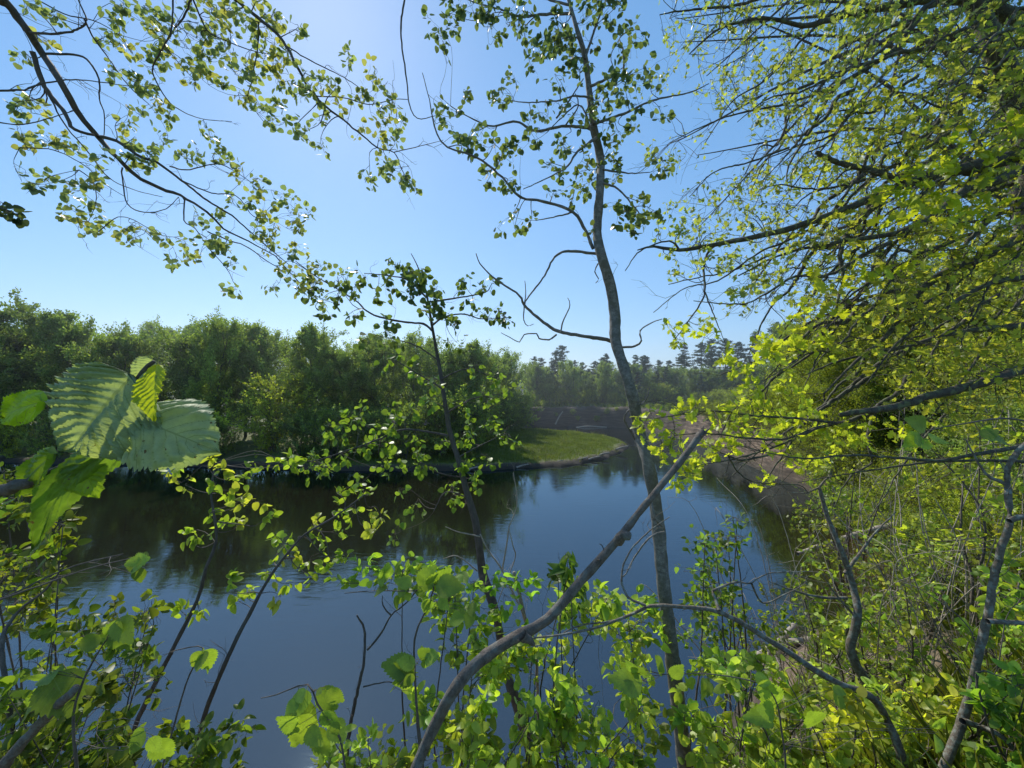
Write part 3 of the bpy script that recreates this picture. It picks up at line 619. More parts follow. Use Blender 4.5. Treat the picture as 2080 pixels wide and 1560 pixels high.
# ---- overhead aspen at the left, its trunk out of the frame
LBASE = base_at(-4.6, 1.2)
A = Plant('aspen_tree', 'overhanging aspen whose long curving boughs sweep in from the top left corner', 'tree', LBASE, leaf='aspen', size=.066, col=(.10, .135, .05), bark='darkbark', twigmat='darkbark')
A.limb([LBASE, (-4.7, 1.5, 5.0), (-4.6, 1.7, 8.0), (-4.3, 1.9, 10.5), (-3.4, 2.2, 12.5)], [.13, .12, .10, .07, .03], name='trunk', k=12, jit=.03)
dl = 2.7
A.limb([(-4.55, 1.75, 8.6), (-4.1, 2.1, 8.9), P(7, 0, 2.5)], [.06, .045, .038], k=10, jit=.04)
Lb = [([(7, 0), (37, 37), (57, 64), (88, 111), (128, 175), (155, 222), (188, 266), (209, 289), (236, 320), (286, 363), (337, 387), (367, 397), (421, 431), (454, 464), (505, 490), (560, 520)], (2.5, 3.3), (11, 1.4)),
      ([(199, 278), (236, 286), (289, 320), (320, 330), (370, 367), (421, 407), (471, 438), (505, 468), (559, 515), (590, 540)], (2.75, 3.4), (5, 1)),
      ([(66, 105), (91, 175), (131, 229), (151, 262), (190, 274)], (2.6, 2.75), (7, 4)),
      ([(-40, 190), (0, 185), (50, 182), (81, 172), (135, 162), (188, 165), (262, 175)], (2.4, 2.8), (3.4, 1)),
      ([(60, 66), (101, 69), (145, 64), (175, 47), (168, 20), (150, -20)], (2.6, 2.5), (3.6, 1.6)),
      ([(172, 40), (188, 74), (215, 111), (262, 175), (303, 212)], (2.6, 2.9), (2.6, 1)),
      ([(91, 109), (161, 113), (188, 135), (202, 162), (202, 202), (212, 236), (209, 303)], (2.6, 2.9), (3.4, 1)),
      ([(249, 340), (249, 363), (259, 414), (293, 431), (337, 424), (363, 400)], (2.8, 3), (2, 1)),
      ([(365, 397), (375, 407), (374, 448), (397, 465), (420, 500)], (3, 3.1), (2.4, 1)),
      ([(352, -20), (348, 61), (323, 111), (310, 145), (337, 199), (370, 226), (414, 242), (471, 247)], (2.6, 3), (2.6, .8)),
      ([(400, -30), (375, 30), (353, 61), (330, 100)], (2.6, 2.8), (3, 1.4)),
      ([(481, 0), (525, 37), (555, 61), (582, 94), (606, 141), (629, 182), (660, 215), (700, 246), (734, 273), (767, 300), (801, 310), (814, 340), (828, 364)], (2.7, 3.1), (5, 1)),
      ([(801, 309), (856, 296), (900, 285)], (3.05, 3.1), (1.4, .7)),
      ([(385, -20), (421, 61), (458, 81), (505, 101), (572, 114)], (2.7, 2.9), (2.6, .9)),
      ([(525, 44), (525, 84), (512, 162), (505, 202), (542, 256)], (2.8, 3), (2.2, .7)),
      ([(826, -30), (821, 0), (814, 67), (825, 151), (831, 209), (848, 241), (885, 235)], (2.8, 3), (3.4, 1)),
      ([(640, 195), (700, 199), (750, 212), (801, 202), (828, 202)], (2.9, 3), (1.6, 1)),
      ([(582, 94), (640, 128), (700, 158), (760, 200)], (2.8, 3), (2, .9)),
      ([(-30, 245), (30, 253), (72, 248), (115, 235), (150, 225)], (2.4, 2.7), (2, 1)),
      ([(60, -10), (130, 28), (190, 42), (240, 70), (270, 110)], (2.5, 2.9), (2, .8)),
      ([(370, 367), (430, 392), (480, 398), (515, 440), (555, 446)], (3, 3.2), (2, .8)),
      ([(345, 338), (380, 345), (440, 333), (480, 350), (530, 385)], (3, 3.2), (2, .8)),
      ([(91, 175), (130, 250), (180, 310), (220, 360), (270, 385), (330, 400)], (2.6, 3), (2.2, .8)),
      ([(160, 345), (190, 370), (195, 410), (180, 450)], (2.8, 2.9), (1.6, .7)),
      ([(40, 300), (110, 305), (170, 335), (215, 375), (255, 400)], (2.7, 2.9), (1.6, .8)),
      ([(421, 470), (470, 490), (500, 500), (560, 540), (590, 530), (640, 560)], (3.2, 3.6), (2, .8)),
      ([(420, 500), (460, 545), (475, 575)], (3.1, 3.2), (1.4, .7)),
      ([(560, 520), (595, 560), (640, 600), (690, 620)], (3.4, 3.7), (1.8, .8)),
      ([(200, 470), (250, 440), (330, 478), (375, 480)], (2.9, 3), (1.4, .7))]
# off-frame boughs that carry the top-centre sprays
A.limb([(-4.5, 1.8, 9.3), (-3.6, 2.2, 9.6), (-2.6, 2.5, 9.3), P(481, 0, 2.7)], [.05, .035, .026, .017], k=9, jit=.05)
A.limb([(-3.6, 2.2, 9.6), (-2.2, 2.6, 10.0), (-1.3, 2.8, 9.8), P(826, -30, 2.8)], [.03, .022, .015, .012], k=8, jit=.05)
A.limb([(-2.6, 2.5, 9.3), (-2.5, 2.6, 8.95), P(400, -30, 2.6)], [.02, .014, .011], k=7)
A.limb([(-4.5, 1.8, 8.2), (-3.9, 2.0, 8.0), P(-40, 190, 2.4)], [.03, .02, .011], k=7)
for pl, d, w in Lb: A.px(pl, d, (w[0]*.68, w[1]*.65), k=7, jit=.2)
lb = """60,10 98,32 45,105 85,80 200,75 235,40 255,60 230,88 265,105 300,20 330,65 380,10 390,45 400,85 450,35 500,55 540,30 320,95 330,120 310,135 230,150 270,165 60,200 45,220 75,230 40,265 60,290 100,280 130,285 150,300 210,320 190,345 185,375 45,360 75,370 110,360 145,365 145,390 185,410 145,430 145,450 170,460 185,470 200,440 255,465 260,480 300,475 330,480 375,500 265,285 300,315 260,320 280,230 330,210 345,230 255,240 295,170 330,290 370,315 400,310 420,280 440,300 460,330 490,350 520,365 530,385 480,410 505,415 540,420 585,415 530,440 560,460 600,470 540,505 590,510 400,440 440,445 420,475 450,500 430,500 480,540 470,580 550,580 440,500 390,520 352,523 485,205 525,205 535,230 570,220 560,245 610,255 620,270 660,295 590,175 640,190 620,150 690,215 740,190 780,170 800,210 760,150 705,115 730,190 770,215 730,260 790,285 745,360 780,330 800,345 830,370 840,380 400,140 430,120 450,165 420,160 470,100 500,130 430,60 560,120 570,140 300,170 360,130 380,160 470,60 520,80 545,55 590,60 340,20 280,40 600,440 620,430 575,400 560,490 605,500 520,470 300,340 270,310 600,560 580,545 640,580 655,540 700,560 620,540 610,590 660,610 250,10 430,10 520,5 570,30 350,60 320,40 455,120 480,150 410,110 370,90 440,90 530,110 510,150 570,170 600,200 650,165 680,180 660,240 500,30 475,10 550,85 590,110 780,250 810,250 775,290""".split()
for s_ in lb:
    x, y = map(float, s_.split(',')); x += rng.normal(0, 3); y += rng.normal(0, 3)
    a, _ = A.near(P(x, y, 2.95)); d = float(np.clip(a[1]+rng.normal(0, .05), 2.3, 3.6))
    A.blob(P(x, y, d), 17/F*d, int(rng.integers(13, 24)), spur=5, size=.039, col=(.20, .28, .17) if rng.random() < .75 else (.28, .33, .16), flat=.2)
A.bare(110, (.08, .35)); A.done()
# stray tip at the left border
Z = Plant('twig_tip', 'small dark leafy twig tip poking in at the left edge of the sky', 'branch', tuple(P(-60, 400, 2.2)), leaf='aspen', size=.04, col=(.05, .08, .04), bark='darkbark')
Z.px([(-60, 400), (-20, 415), (10, 425), (36, 436)], 2.2, (2.5, .8)); [Z.blob(P(x, y, 2.2), .03, 9, size=.035) for x, y in ((5, 415), (20, 430), (36, 437), (-10, 420))]; Z.done()

# ---- smaller aspen in the middle, over the water
b = base_at(.2, 4.1)
S = Plant('aspen_tree', 'small aspen sapling with rounded fluttering leaves left of the tall trunk', 'tree', b, leaf='aspen', size=.07, col=(.075, .125, .035), bark='darkbark', twigmat='twig')
S.px([(1110, 1800), (1090, 1600), (1057, 1450), (1040, 1403), (1023, 1343), (1014, 1282), (1000, 1222), (981, 1168), (974, 1114), (965, 1057), (944, 985), (930, 930), (912, 870), (900, 790), (888, 720), (878, 665), (868, 604), (860, 574), (848, 540), (835, 515)], (4.0, 4.2), [11, 11, 10.5, 10, 9.5, 9, 9, 9.5, 8, 7.5, 6.2, 5.6, 5, 4.2, 3.4, 2.8, 2.2, 1.6, 1.2, .7], name='trunk', k=10, jit=.04)
for pl, d1, w in [([(877, 671), (861, 658), (828, 655), (771, 644), (744, 631), (727, 614), (690, 590), (640, 560), (600, 530)], 3.9, (2.6, .8)),
                  ([(878, 661), (902, 644), (942, 638), (980, 648), (1035, 645)], 4.3, (2.2, .7)), ([(870, 614), (935, 604), (985, 594), (1000, 575)], 4.2, (2, .7)),
                  ([(909, 885), (868, 877), (818, 873), (767, 893), (700, 917), (640, 935), (560, 940)], 3.7, (2.8, .8)), ([(866, 604), (830, 570), (790, 560), (740, 555)], 4.0, (2, .7)),
                  ([(900, 790), (850, 760), (800, 730)], 4, (1.8, .7)), ([(895, 770), (950, 750), (1010, 770)], 4.3, (1.8, .7)), ([(930, 930), (975, 905), (1030, 880)], 4.3, (1.8, .7)), ([(940, 970), (890, 960), (850, 935)], 3.9, (1.6, .7)), ([(888, 730), (840, 700), (760, 680)], 4.1, (1.8, .7)), ([(905, 840), (960, 810), (1020, 800)], 4.2, (1.6, .7)), ([(950, 1010), (905, 1000), (880, 1040)], 3.9, (1.6, .7))]:
    S.px(pl, (4.1, d1), w, k=6)
sb = [(800, 540, 26, 22), (830, 560, 30, 30), (860, 570, 24, 20), (790, 575, 24, 18), (840, 600, 28, 24), (880, 610, 26, 22), (870, 640, 22, 18), (740, 560, 22, 12), (720, 590, 20, 12), (700, 570, 18, 10), (690, 610, 20, 10), (770, 600, 20, 12), (640, 570, 20, 14), (620, 590, 20, 14), (650, 600, 20, 14), (665, 635, 18, 10), (930, 590, 18, 12), (950, 570, 14, 8), (985, 585, 16, 12), (1000, 570, 12, 6), (960, 620, 22, 14), (990, 640, 22, 16), (1020, 635, 20, 14), (1035, 650, 14, 8), (910, 640, 20, 16), (920, 665, 18, 10), (890, 590, 16, 12), (720, 640, 20, 12), (780, 655, 20, 12), (750, 690, 24, 14), (800, 690, 26, 14), (830, 720, 24, 12), (780, 740, 22, 8), (860, 760, 24, 12), (880, 780, 22, 10), (1010, 770, 20, 14), (930, 690, 24, 10), (960, 740, 20, 8),
      (735, 830, 14, 7), (800, 820, 14, 8), (805, 860, 26, 20), (830, 835, 16, 9), (770, 870, 24, 18), (720, 860, 26, 18), (690, 880, 28, 20), (670, 870, 14, 8), (740, 900, 24, 16), (790, 905, 22, 14), (700, 920, 26, 18), (660, 945, 26, 18), (640, 925, 18, 12), (620, 950, 18, 10), (780, 940, 20, 12), (810, 930, 18, 10), (850, 920, 22, 16), (860, 950, 20, 14), (840, 890, 18, 10), (900, 900, 16, 8), (940, 890, 22, 16), (960, 870, 18, 10), (990, 810, 18, 10), (1000, 860, 20, 14), (1030, 880, 20, 12), (1040, 900, 16, 8), (940, 940, 20, 16), (955, 965, 18, 12), (920, 985, 16, 10), (920, 1010, 18, 12), (1000, 935, 16, 8), (965, 990, 10, 4), (880, 820, 22, 8), (940, 820, 22, 8), (810, 1000, 8, 4), (850, 1025, 20, 10), (805, 1085, 18, 8), (730, 975, 22, 12), (980, 800, 12, 5), (1030, 780, 14, 6)]
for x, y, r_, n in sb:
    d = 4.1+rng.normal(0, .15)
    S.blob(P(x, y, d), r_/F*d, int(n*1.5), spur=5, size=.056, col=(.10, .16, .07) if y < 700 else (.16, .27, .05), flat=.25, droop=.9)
S.bare(40, (.08, .3)); S.done()

# ---- twin slanting saplings at the left
for (nm, lab, pl, d, w, bl) in [
    ('sapling', 'thin slanting sapling at the left with a tuft of yellow-green leaves below the big leaves', [(180, 1750), (235, 1580), (290, 1440), (345, 1330), (400, 1220), (420, 1150), (440, 1100), (434, 1040), (428, 990), (440, 940)], (2.8, 3.0), (5.2, 1.4),
     [(350, 955, 20), (380, 985, 18), (430, 930, 20), (455, 955, 14), (430, 985, 18), (460, 1000, 20), (490, 1010, 20), (430, 1040, 14), (450, 1070, 20), (480, 1060, 16), (385, 1090, 14), (520, 940, 16), (560, 935, 18), (590, 950, 14), (600, 940, 14), (520, 1020, 22), (550, 1040, 18), (495, 975, 14), (375, 1240, 14), (410, 1235, 14), (400, 1090, 12), (360, 950, 12)]),
    ('sapling', 'thin dark slanting sapling forking into leafy sprays just right of its twin', [(330, 1750), (390, 1560), (420, 1440), (470, 1320), (505, 1250), (540, 1185), (575, 1135), (620, 1085), (680, 1050), (740, 1005)], (2.6, 2.9), (5.6, 1.2),
     [(505, 1200, 18), (490, 1220, 14), (560, 1210, 16), (545, 1160, 18), (590, 1180, 14), (575, 1100, 22), (600, 1130, 20), (560, 1090, 16), (640, 1130, 20), (660, 1150, 18), (640, 1060, 18), (690, 1040, 18), (700, 1000, 20), (740, 1000, 16), (730, 1050, 22), (770, 1050, 18), (690, 1090, 18), (650, 1100, 20), (760, 1080, 14), (700, 1130, 14), (640, 1170, 16), (470, 1180, 8)])]:
    x0 = P(*pl[0], d[0]); b = (x0[0], x0[1], gz(x0[0], x0[1])-.1)
    q = Plant(nm, lab, 'sapling', b, 'slanting saplings at the left', leaf='roundoval', size=.062, col=(.25, .38, .06), bark='darkbark', lmat='leafy', twigmat='twig')
    q.limb([b, x0, P(*pl[1], d[0])], [.026, .022, .02], name='stem', k=9)
    q.px(pl, d, w, name='stem', k=9, jit=.08)
    for x, y, r_ in bl:
        dd = d[1]+rng.normal(0, .1); q.blob(P(x, y, dd), r_/F*dd, int(rng.integers(10, 17)), spur=4, size=.058, flat=.4, droop=.2, col=(.25, .38, .06) if rng.random() < .75 else (.32, .40, .08))
    q.bare(14, (.1, .3)); q.done()

# ---- the oak reaching in from the right
OB = base_at(5.2, 3.2)
O = Plant('oak_tree', 'big spreading oak whose leafy boughs fill the whole right side', 'tree', OB, leaf='oak', size=.085, col=(.15, .21, .03), bark='oakbark', lmat='leafy', twigmat='oakbark')
O.limb([OB, (5.1, 3.3, 5.5), (4.85, 3.6, 8.0), P(2090, 300, 3.7)], [.2, .17, .14, .115], name='trunk', k=14, jit=.02)
O.px([(2110, 330), (2090, 260), (2060, 180), (2025, 100), (1990, 30), (1950, -60), (1900, -200)], (3.7, 3.7), [20, 20, 18, 17, 15, 13, 9], name='trunk', k=12, jit=.04)
ob = [([(2090, 300), (2060, 318), (2003, 333), (1918, 350), (1851, 369), (1814, 384), (1750, 411), (1616, 461), (1515, 485), (1380, 508), (1330, 500), (1295, 508)], (3.7, 3.0), (15, 1.2), 'b'),
      ([(1848, 372), (1770, 347), (1703, 330), (1658, 310)], (3.4, 3.2), (7, 4), 'd'),
      ([(1811, 387), (1757, 438), (1720, 478), (1706, 518), (1713, 560), (1702, 610), (1698, 640)], (3.4, 3.1), (7, 1.6), 'b'),
      ([(2120, 320), (2020, 370), (1969, 380), (1885, 444), (1818, 475), (1750, 485), (1666, 498), (1580, 520), (1500, 560)], (3.5, 2.9), (10, 1.2), 'b'),
      ([(2140, 650), (2080, 661), (2003, 668), (1918, 681), (1851, 702), (1784, 715), (1700, 735), (1640, 760)], (3.6, 3.2), (8, 1.2), 'b'),
      ([(2090, 470), (2003, 520), (1918, 554), (1868, 594), (1834, 638), (1801, 681), (1750, 725), (1717, 755), (1673, 800)], (3.6, 3.1), (9, 1.6), 'b'),
      ([(2130, 740), (2080, 749), (2020, 769), (1952, 789), (1895, 803), (1818, 826), (1750, 836), (1706, 843)], (3.2, 2.8), (12, 5), 'd'),
      ([(1920, 800), (1830, 820), (1716, 857), (1666, 867), (1599, 890), (1515, 890), (1430, 880), (1370, 885)], (3.1, 2.7), (5, .8), 'b'),
      ([(1700, 860), (1620, 850), (1540, 845), (1440, 835), (1330, 850)], (2.9, 2.7), (3, .8), 'b'),
      ([(1666, 867), (1580, 905), (1500, 930), (1420, 945)], (2.9, 2.7), (2.6, .8), 'b'),
      ([(1985, 0), (1885, 0), (1784, 17), (1683, 40), (1632, 52), (1548, 37), (1460, 60), (1400, 110)], (3.7, 3.2), (9, 1), 'b'),
      ([(1960, -10), (1878, 17), (1834, 84), (1767, 135), (1700, 175), (1676, 209), (1649, 259), (1602, 337), (1599, 370)], (3.7, 3.1), (7, 1), 'b'),
      ([(2050, 150), (1969, 185), (1885, 269), (1834, 320), (1824, 357)], (3.6, 3.4), (6, 2.4), 'b'),
      ([(1985, 10), (2040, 30), (2110, 45)], (3.7, 3.9), (15, 13), 'b'),
      ([(1900, -60), (1800, -40), (1700, -20), (1600, -20), (1500, 10), (1400, 20), (1340, 30)], (3.8, 3.5), (6, 1), 'b'),
      ([(1700, 175), (1600, 210), (1500, 230), (1420, 260), (1360, 290)], (3.3, 3), (2.6, .7), 'b'),
      ([(1602, 300), (1520, 330), (1450, 350), (1400, 400)], (3.2, 3), (2.2, .7), 'b'),
      ([(1515, 485), (1450, 500), (1430, 540), (1430, 600), (1400, 650), (1370, 690)], (3.1, 3), (3.2, .8), 'b'),
      ([(1380, 508), (1360, 490), (1300, 510), (1270, 550)], (3.1, 3), (2.2, .8), 'd'),
      ([(1430, 590), (1450, 640), (1470, 690)], (3.1, 3), (1.6, .6), 'b'),
      ([(2100, 560), (2000, 580), (1900, 640), (1820, 700), (1760, 780)], (3.3, 3), (6, 1), 'd'),
      ([(2100, 900), (2000, 920), (1900, 935), (1750, 925), (1620, 930), (1500, 905)], (2.9, 2.6), (4.5, .8), 'b'),
      ([(2120, 940), (2000, 935), (1880, 940), (1740, 960), (1620, 980)], (3.2, 3.2), (3.5, .8), 'd'),
      ([(1560, 925), (1500, 935), (1478, 925), (1520, 975), (1620, 985), (1640, 1000)], (2.8, 2.9), (2.2, .8), 'd')]
for pl, d, w, t_ in ob: O.px(pl, d, w, name='branch' if t_ == 'b' else 'bare_branch', k=9, jit=.22)
# boughs sweeping down and left
for i in range(80):
    x0 = rng.uniform(1700, 2150); y0 = rng.uniform(-60, 420) if i < 50 else rng.uniform(380, 760)
    ln = rng.uniform(180, 430); an = math.radians(rng.uniform(18, 55)) ; d0 = rng.uniform(3, 4.6)
    pl = []
    cx, cy = x0, y0
    for j in range(7):
        pl.append((cx, cy)); cx -= math.cos(an)*ln/6; cy += math.sin(an)*ln/6; an += rng.normal(0.02, .12)
    pl = [(a_+rng.normal(0, 9), b_+rng.normal(0, 9)) for a_, b_ in pl]
    O.px(pl, (d0, d0*rng.uniform(.82, 1.0)), (rng.uniform(2.2, 5.5), .8), k=6, jit=.35, own=False)
def inpoly(x, y, poly):
    c = False; n = len(poly)
    for i in range(n):
        a = poly[i]; b_ = poly[(i+1) % n]
        if (a[1] > y) != (b_[1] > y) and x < (b_[0]-a[0])*(y-a[1])/(b_[1]-a[1])+a[0]: c = not c
    return c
zone = [(1330, -60), (1330, 60), (1400, 130), (1460, 250), (1530, 230), (1560, 330), (1500, 360), (1400, 360), (1370, 420), (1390, 520), (1420, 560), (1470, 570), (1480, 640), (1560, 600), (1640, 640), (1700, 760), (1900, 860), (2150, 900), (2150, -60)]
cnt = 0
while cnt < 620:
    x = 1310+830*rng.random()**.8; y = rng.uniform(-60, 880)
    if not inpoly(x, y, zone): continue
    if x < 1700 and rng.random() < .35: continue
    cnt += 1
    a, _ = O.near(P(x, y, rng.uniform(2.8, 4.2))); d = float(np.clip(a[1]+rng.normal(0, .2), 2.4, 4.8))
    warm = sm((x-1350)/500)*sm((y+100)/500)
    c = np.array((.26, .34, .12))*(1-warm)+np.array((.32, .38, .08))*warm
    O.blob(P(x, y, d), rng.uniform(26, 46)/F*d, int(rng.integers(12, 22)), spur=6, size=rng.choice([.04, .055]) if x < 1650 else rng.choice([.05, .065]), flat=.3, droop=.3, col=tuple(c*rng.uniform(.75, 1.15)))
yb = [(1330, 840), (1310, 860), (1350, 870), (1390, 840), (1420, 830), (1450, 840), (1480, 850), (1500, 830), (1520, 815), (1550, 820), (1580, 840), (1610, 850), (1640, 840), (1540, 860), (1500, 880), (1460, 880), (1560, 890), (1600, 880), (1350, 920), (1380, 910), (1400, 940), (1430, 930), (1410, 965), (1450, 915), (1480, 915), (1380, 965), (1340, 900), (1650, 870), (1680, 860), (1720, 870), (1760, 850), (1620, 800), (1600, 780), (1590, 750), (1560, 720), (1630, 720), (1650, 690), (1610, 680), (1580, 660), (1640, 640), (1680, 700), (1530, 790), (1550, 700), (1340, 470), (1385, 470), (1420, 480), (1355, 510), (1470, 540), (1440, 520), (1500, 520), (1380, 560), (1420, 660), (1380, 690), (1360, 660), (1440, 680), (1500, 600), (1480, 750), (1510, 740), (1465, 720), (1700, 900), (1760, 890), (1820, 870), (1550, 980), (1600, 930), (1640, 940), (1700, 950), (1900, 850), (1850, 900)]
for x, y in yb:
    a, _ = O.near(P(x, y, 3)); d = float(np.clip(a[1], 2.4, 4))
    low = y > 600
    O.blob(P(x, y, d), (24 if low else 22)/F*d, int(rng.integers(16, 30)), spur=6, size=.062 if low else .042, flat=.35, droop=.1, col=(.40, .50, .07) if low else (.28, .37, .11))
for x, y in [(1960, 300), (1920, 310), (2000, 350), (1900, 410), (1870, 430), (1940, 440), (1820, 430), (1990, 290), (2040, 280), (1850, 370), (1890, 330), (1920, 460), (2030, 430), (1800, 380), (1860, 520), (1760, 560), (1720, 600), (1660, 560)]:
    d = 2.6; O.blob(P(x, y, d), 34/F*d, 14, spur=4, size=.085, col=(.30, .38, .04), flat=.3)
O.bare(700, (.1, .45), .0028, pref=(-.3, 0, -.25), tw=3); O.done()

# a second, finer-leaved tree above the oak at greater distance
OB2 = base_at(8.6, 6.0)
Q = Plant('maple_tree', 'taller pale green tree with small sparse leaves behind the oak at the top right', 'tree', OB2, leaf='card', size=.09, col=(.15, .19, .06), bark='darkbark', lmat='leafy', twigmat='darkbark')
Q.limb([OB2, (8.4, 6.2, 7.0), (7.9, 6.4, 11), (7.2, 6.6, 14.5), (6.6, 6.8, 17)], [.2, .17, .12, .08, .03], name='trunk', k=10, jit=.03)
for i in range(14):
    z0 = rng.uniform(8.2, 14.5); s0 = np.array([8.2-(z0-7)*.16, 6.3, z0]); x1 = rng.uniform(1340, 1900); y1 = rng.uniform(-80, 560); e = P(x1, y1, rng.uniform(5.5, 7.5))
    Q.limb([s0, s0*.6+e*.4+[0, 0, .6], e], [.05, .028, .006], k=6, jit=.1)
cnt = 0
while cnt < 520:
    x = 1300+850*rng.random()**.75; y = rng.uniform(-60, 640)
    if not inpoly(x, y, zone) and rng.random() < .75: continue
    if inpoly(x, y, [(1440, 180), (1540, 200), (1580, 330), (1450, 350)]) or (y > 540 and x < 1600): continue
    cnt += 1; d = rng.uniform(5.6, 7.6)
    Q.blob(P(x, y, d), rng.uniform(20, 42)/F*d, int(rng.integers(18, 34)), spur=5, flat=.3, size=.07, col=(.30, .38, .12) if rng.random() < .6 else (.20, .28, .10))
Q.bare(120, (.3, .9), .006); Q.done()

# ---- thick blurred stick close to the lens
b = base_at(-.25, .62)
K = Plant('dead_branch', 'thick curved bare grey branch crossing close to the viewer, snapped off at its tip', 'branch', b, bark='stick')
pl = [(800, 1700), (840, 1575), (880, 1480), (930, 1390), (990, 1330), (1060, 1288), (1112, 1258), (1180, 1180), (1262, 1088), (1295, 1045), (1340, 990), (1380, 940), (1428, 876)]
K.limb([b, (-.25, .62, 4.9), P(800, 1700, .62)], [.02, .018, .015], name='stem', k=12, jit=.02)
K.px(pl, (.62, .78), [10, 11, 11.5, 12, 12, 11.5, 10, 8.8, 7.6, 6.8, 6.6, 6.6, 6.6], name='stem', k=16, jit=.02, step=.02)
K.px([(1255, 1100), (1266, 1088), (1276, 1092), (1279, 1083)], .715, [10, 11, 7, 4], name='bud_knob', k=8, src=False)
K.px([(1060, 1290), (1075, 1300), (1085, 1310)], .67, [12, 8, 4], name='bud_knob', k=8, src=False)
for i in range(7):
    e = P(1428, 876, .78)+rng.normal(0, .003, 3); K.tw.add(np.array([e-norm(P(1428, 876, .78)-P(1380, 940, .775))*.012, e, e+norm(P(1428, 876, .78)-P(1380, 940, .775))*rng.uniform(.004, .014)+rng.normal(0, .0015, 3)]), [.003, .0022, .0003], 4)
K.bare(9, (.01, .03), .0016, tw=0)
K.done()

# ---- lichen branch and stems on the right
def stem_thing(name, label, cat, limbs, bark, d0, twigs=10, group=None):
    p0 = P(*limbs[0][0][0], limbs[0][1][0]); b = (p0[0], p0[1], min(p0[2], gz(p0[0], p0[1]))-.05)
    q = Plant(name, label, cat, b, group, bark=bark)
    if p0[2]-b[2] > .1: q.limb([b, (p0+np.array(b))/2+rng.normal(0, .02, 3), p0], np.full(3, limbs[0][2][0]/F*limbs[0][1][0]), name='stem', k=9)
    for i, (pl, d, w) in enumerate(limbs): q.px(pl, d, w, name='stem' if i == 0 else 'side_branch', k=10 if i == 0 else 7, jit=.16)
    q.bare(twigs, (.1, .35), .002, tw=2); q.done(); return q
stem_thing('lichen_branch', 'long arching grey lichen-covered branch from the lower right towards the centre', 'branch', [
    ([(1850, 1640), (1828, 1528), (1801, 1461), (1767, 1414), (1700, 1387), (1649, 1356), (1582, 1313), (1531, 1282), (1461, 1242), (1380, 1232), (1320, 1231), (1290, 1245), (1200, 1278), (1130, 1290), (1060, 1300)], (2.3, 2.2), (8.5, 1.4)),
    ([(1312, 1230), (1275, 1212), (1262, 1170), (1280, 1120), (1320, 1078), (1360, 1050)], (2.2, 2.4), (3, .8)),
    ([(1461, 1240), (1452, 1215), (1448, 1200), (1470, 1190), (1500, 1182), (1525, 1185), (1560, 1165), (1650, 1160)], (2.2, 2.4), (3.4, .8)),
    ([(1527, 1186), (1550, 1225), (1600, 1205), (1620, 1195)], (2.3, 2.4), (2.2, .7)),
    ([(1290, 1245), (1240, 1262), (1180, 1270), (1140, 1292), (1150, 1330)], (2.2, 2.3), (2.2, .7))], 'lichen', 2.2, 16)
stem_thing('shrub_stem', 'crooked upright grey-brown stem standing on the slope right of the water', 'shrub', [
    ([(1830, 1600), (1800, 1480), (1775, 1410), (1750, 1370), (1726, 1320), (1733, 1290), (1742, 1240), (1735, 1200), (1720, 1150), (1705, 1110), (1680, 1050), (1664, 990)], (3.0, 3.3), (11, 3.5)),
    ([(1720, 1215), (1660, 1212), (1600, 1195), (1560, 1180)], (3.2, 3.2), (3.4, .8)),
    ([(1716, 1165), (1750, 1120), (1780, 1080), (1820, 1040)], (3.2, 3.4), (3.4, 1)),
    ([(1735, 1250), (1700, 1210), (1670, 1165)], (3.2, 3.2), (2.6, 1)), ([(1664, 990), (1640, 1000), (1600, 1000)], (3.3, 3.3), (2, .7)), ([(1664, 990), (1690, 955), (1670, 930)], (3.3, 3.3), (2, .7))], 'lichen', 3.1, 26)
stem_thing('shrub_stem', 'stout straight grey stem slanting up at the right edge', 'shrub', [
    ([(1875, 1660), (1918, 1558), (1949, 1478), (1966, 1427), (1986, 1336), (2006, 1252), (2026, 1141), (2050, 1055), (2045, 990), (2055, 934), (2085, 900)], (2.1, 2.2), (8.5, 4.5)),
    ([(2006, 1262), (2045, 1264), (2110, 1266)], (2.1, 2.1), (5, 4)), ([(2050, 1058), (2075, 1050), (2120, 1052)], (2.1, 2.1), (5.5, 5)), ([(1955, 1465), (2000, 1480), (2040, 1500), (2090, 1570)], (2.1, 2.0), (6, 4)), ([(2045, 985), (2000, 960), (1960, 890)], (2.2, 2.3), (4, 1))], 'lichen', 2.1, 14)
# left edge sticks
stem_thing('dead_branch', 'pale broken stick leaning at the bottom left corner', 'branch', [([(-40, 1620), (20, 1540), (90, 1460), (125, 1425), (155, 1395)], (1.3, 1.25), (12, 7))], 'stick', 1.3, 2)
stem_thing('shrub_stem', 'thin dark upright stem at the far left edge', 'shrub', [([(28, 1640), (25, 1520), (18, 1420), (3, 1310), (30, 1250), (90, 1200), (130, 1150)], (1.8, 1.9), (6, 1.2)), ([(3, 1310), (-30, 1240), (60, 1190), (150, 1150), (250, 1125)], (1.9, 2.1), (2.6, .8))], 'darkbark', 1.8, 16)
